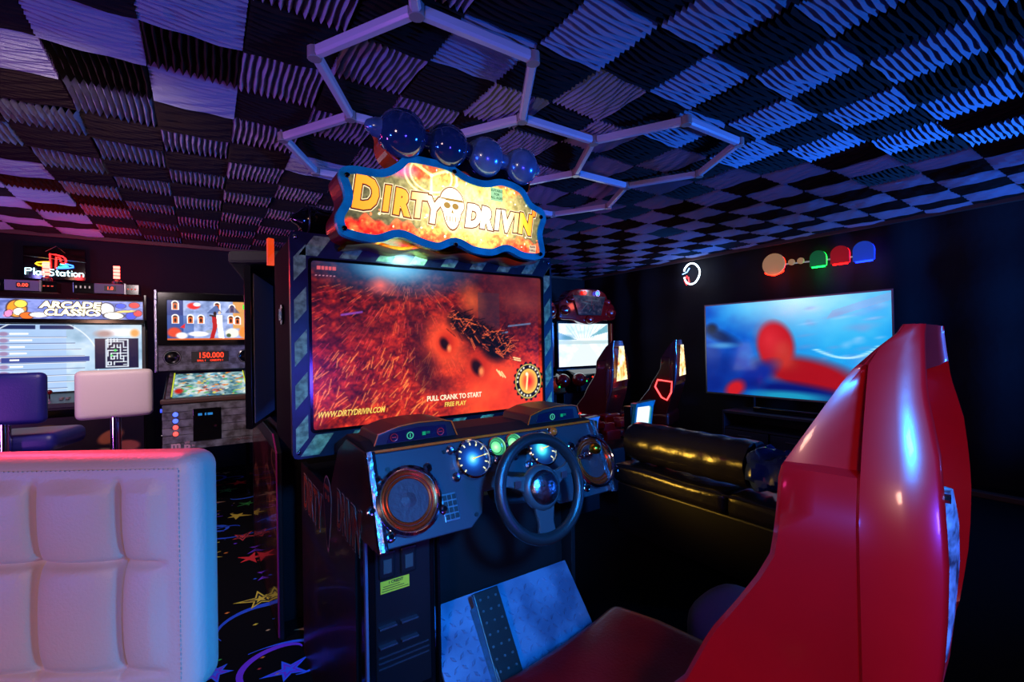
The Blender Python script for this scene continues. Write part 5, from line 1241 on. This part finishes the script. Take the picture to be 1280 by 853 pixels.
for x in (px0+.012, px1-.012):
    for y in (4.01, 4.80):
        lg = obj('leg', MB().loft([[(x-.02, y-.02, z), (x+.02, y-.02, z), (x+.02, y+.02, z), (x-.02, y+.02, z)] if z > .3 else [(x-.012, y-.012, z), (x+.012, y-.012, z), (x+.012, y+.012, z), (x-.012, y+.012, z)] for z in (.03, .72)], smooth=False), 'gloss', t, bevel=.003)
        obj('leveller', MB().lathe([(.022, 0), (.022, .008), (.008, .02), (.008, .04)], (x, y, 0), Z_, 12), 'chrome', lg)
obj('side_button', MB().cyl((px0-.001, 4.06, .88), (px0-.014, 4.06, .88), .013, n=12), glow('blue_side_button', (.2, .3, 1), 1.6), t)

# ------------------------------------------------------------ machine standing behind the big one
t = thing('tall_black_cabinet', 'tall black cabinet with purple side panel standing behind the big driving machine', 'arcade machine', (.6, 3.0, 0))
obj('upper_case', MB().prism([(.160, 2.47), (.186, 2.44), (.375, 3.10), (1.05, 2.95), (1.05, 3.40), (.30, 3.42)], (0, 0, .93), X_, Y_, -.76), 'gloss', t, bevel=.004)
a_, b_ = Vector((.196, 2.46, 0)), Vector((.33, 2.93, 0)); n_ = Vector((b_.y-a_.y, -(b_.x-a_.x), 0)).normalized()
obj('side_panel', MB().prism([(0, .955), ((b_-a_).length, .955), ((b_-a_).length, 1.655), (0, 1.655)], a_+n_*.004, (b_-a_).normalized(), Z_, .004), 'purple', t)
obj('top_cover', MB().loft([[(.10, 2.50, z), (.32, 2.38, z), (1.05, 2.95, z), (1.05, 3.42, z), (.25, 3.45, z)] for z in (1.70, 1.76)], smooth=False), 'curtain', t, bevel=.015)
pan = obj('base_panel', MB().prism([(2.30, 0), (2.30, .835), (2.42, .90), (3.05, .90), (3.55, .80), (3.55, 0)], (.268, 0, 0), Y_, Z_, -.02), 'black', t, bevel=.003)
cv = Cv(110, 70, 1.4, (.12, .04, .06)); cv.A = ramp(cv.noise(4, 3, 4), [(.05, .02, .04), (.16, .05, .08), (.34, .12, .14), (.50, .30, .32)])
for k in range(9): x, y = rs.rand()*1.2, .45+rs.rand()*.5; cv.ell(x, y, .12, .05, (.60, .34, .20), .25, rs.rand()*3, .35); cv.ringe(x, y, .14, .06, .12, (.80, .50, .35), .6)
picture('side_art', cv, (.2672, 2.31, .01), (0, 1.2, 0), (0, 0, .82), mat_attr('printed_side_dark', 0, .2, coat=.5), pan, label='dark side art with orange outlines')
obj('panel_edge', MB().tube([(.266, 2.298, .02), (.266, 2.298, .835), (.266, 2.42, .902)], .004, 6), mat('magenta_edge', (.55, .12, .35), .3), pan)
obj('base_box', MB().box((.30, 2.45, 0), (1.05, 3.42, .93)), 'black', t)
obj('orange_strip', MB().loft([[(.245, 2.36, z), (.249, 2.335+.012*math.sin((z-1.6)*20), z), (.274, 2.34, z), (.274, 2.36, z)] for z in (1.68, 1.71, 1.74, 1.77, 1.80)], smooth=False), glow('orange_strip', (.90, .25, .06), 1.0), t)
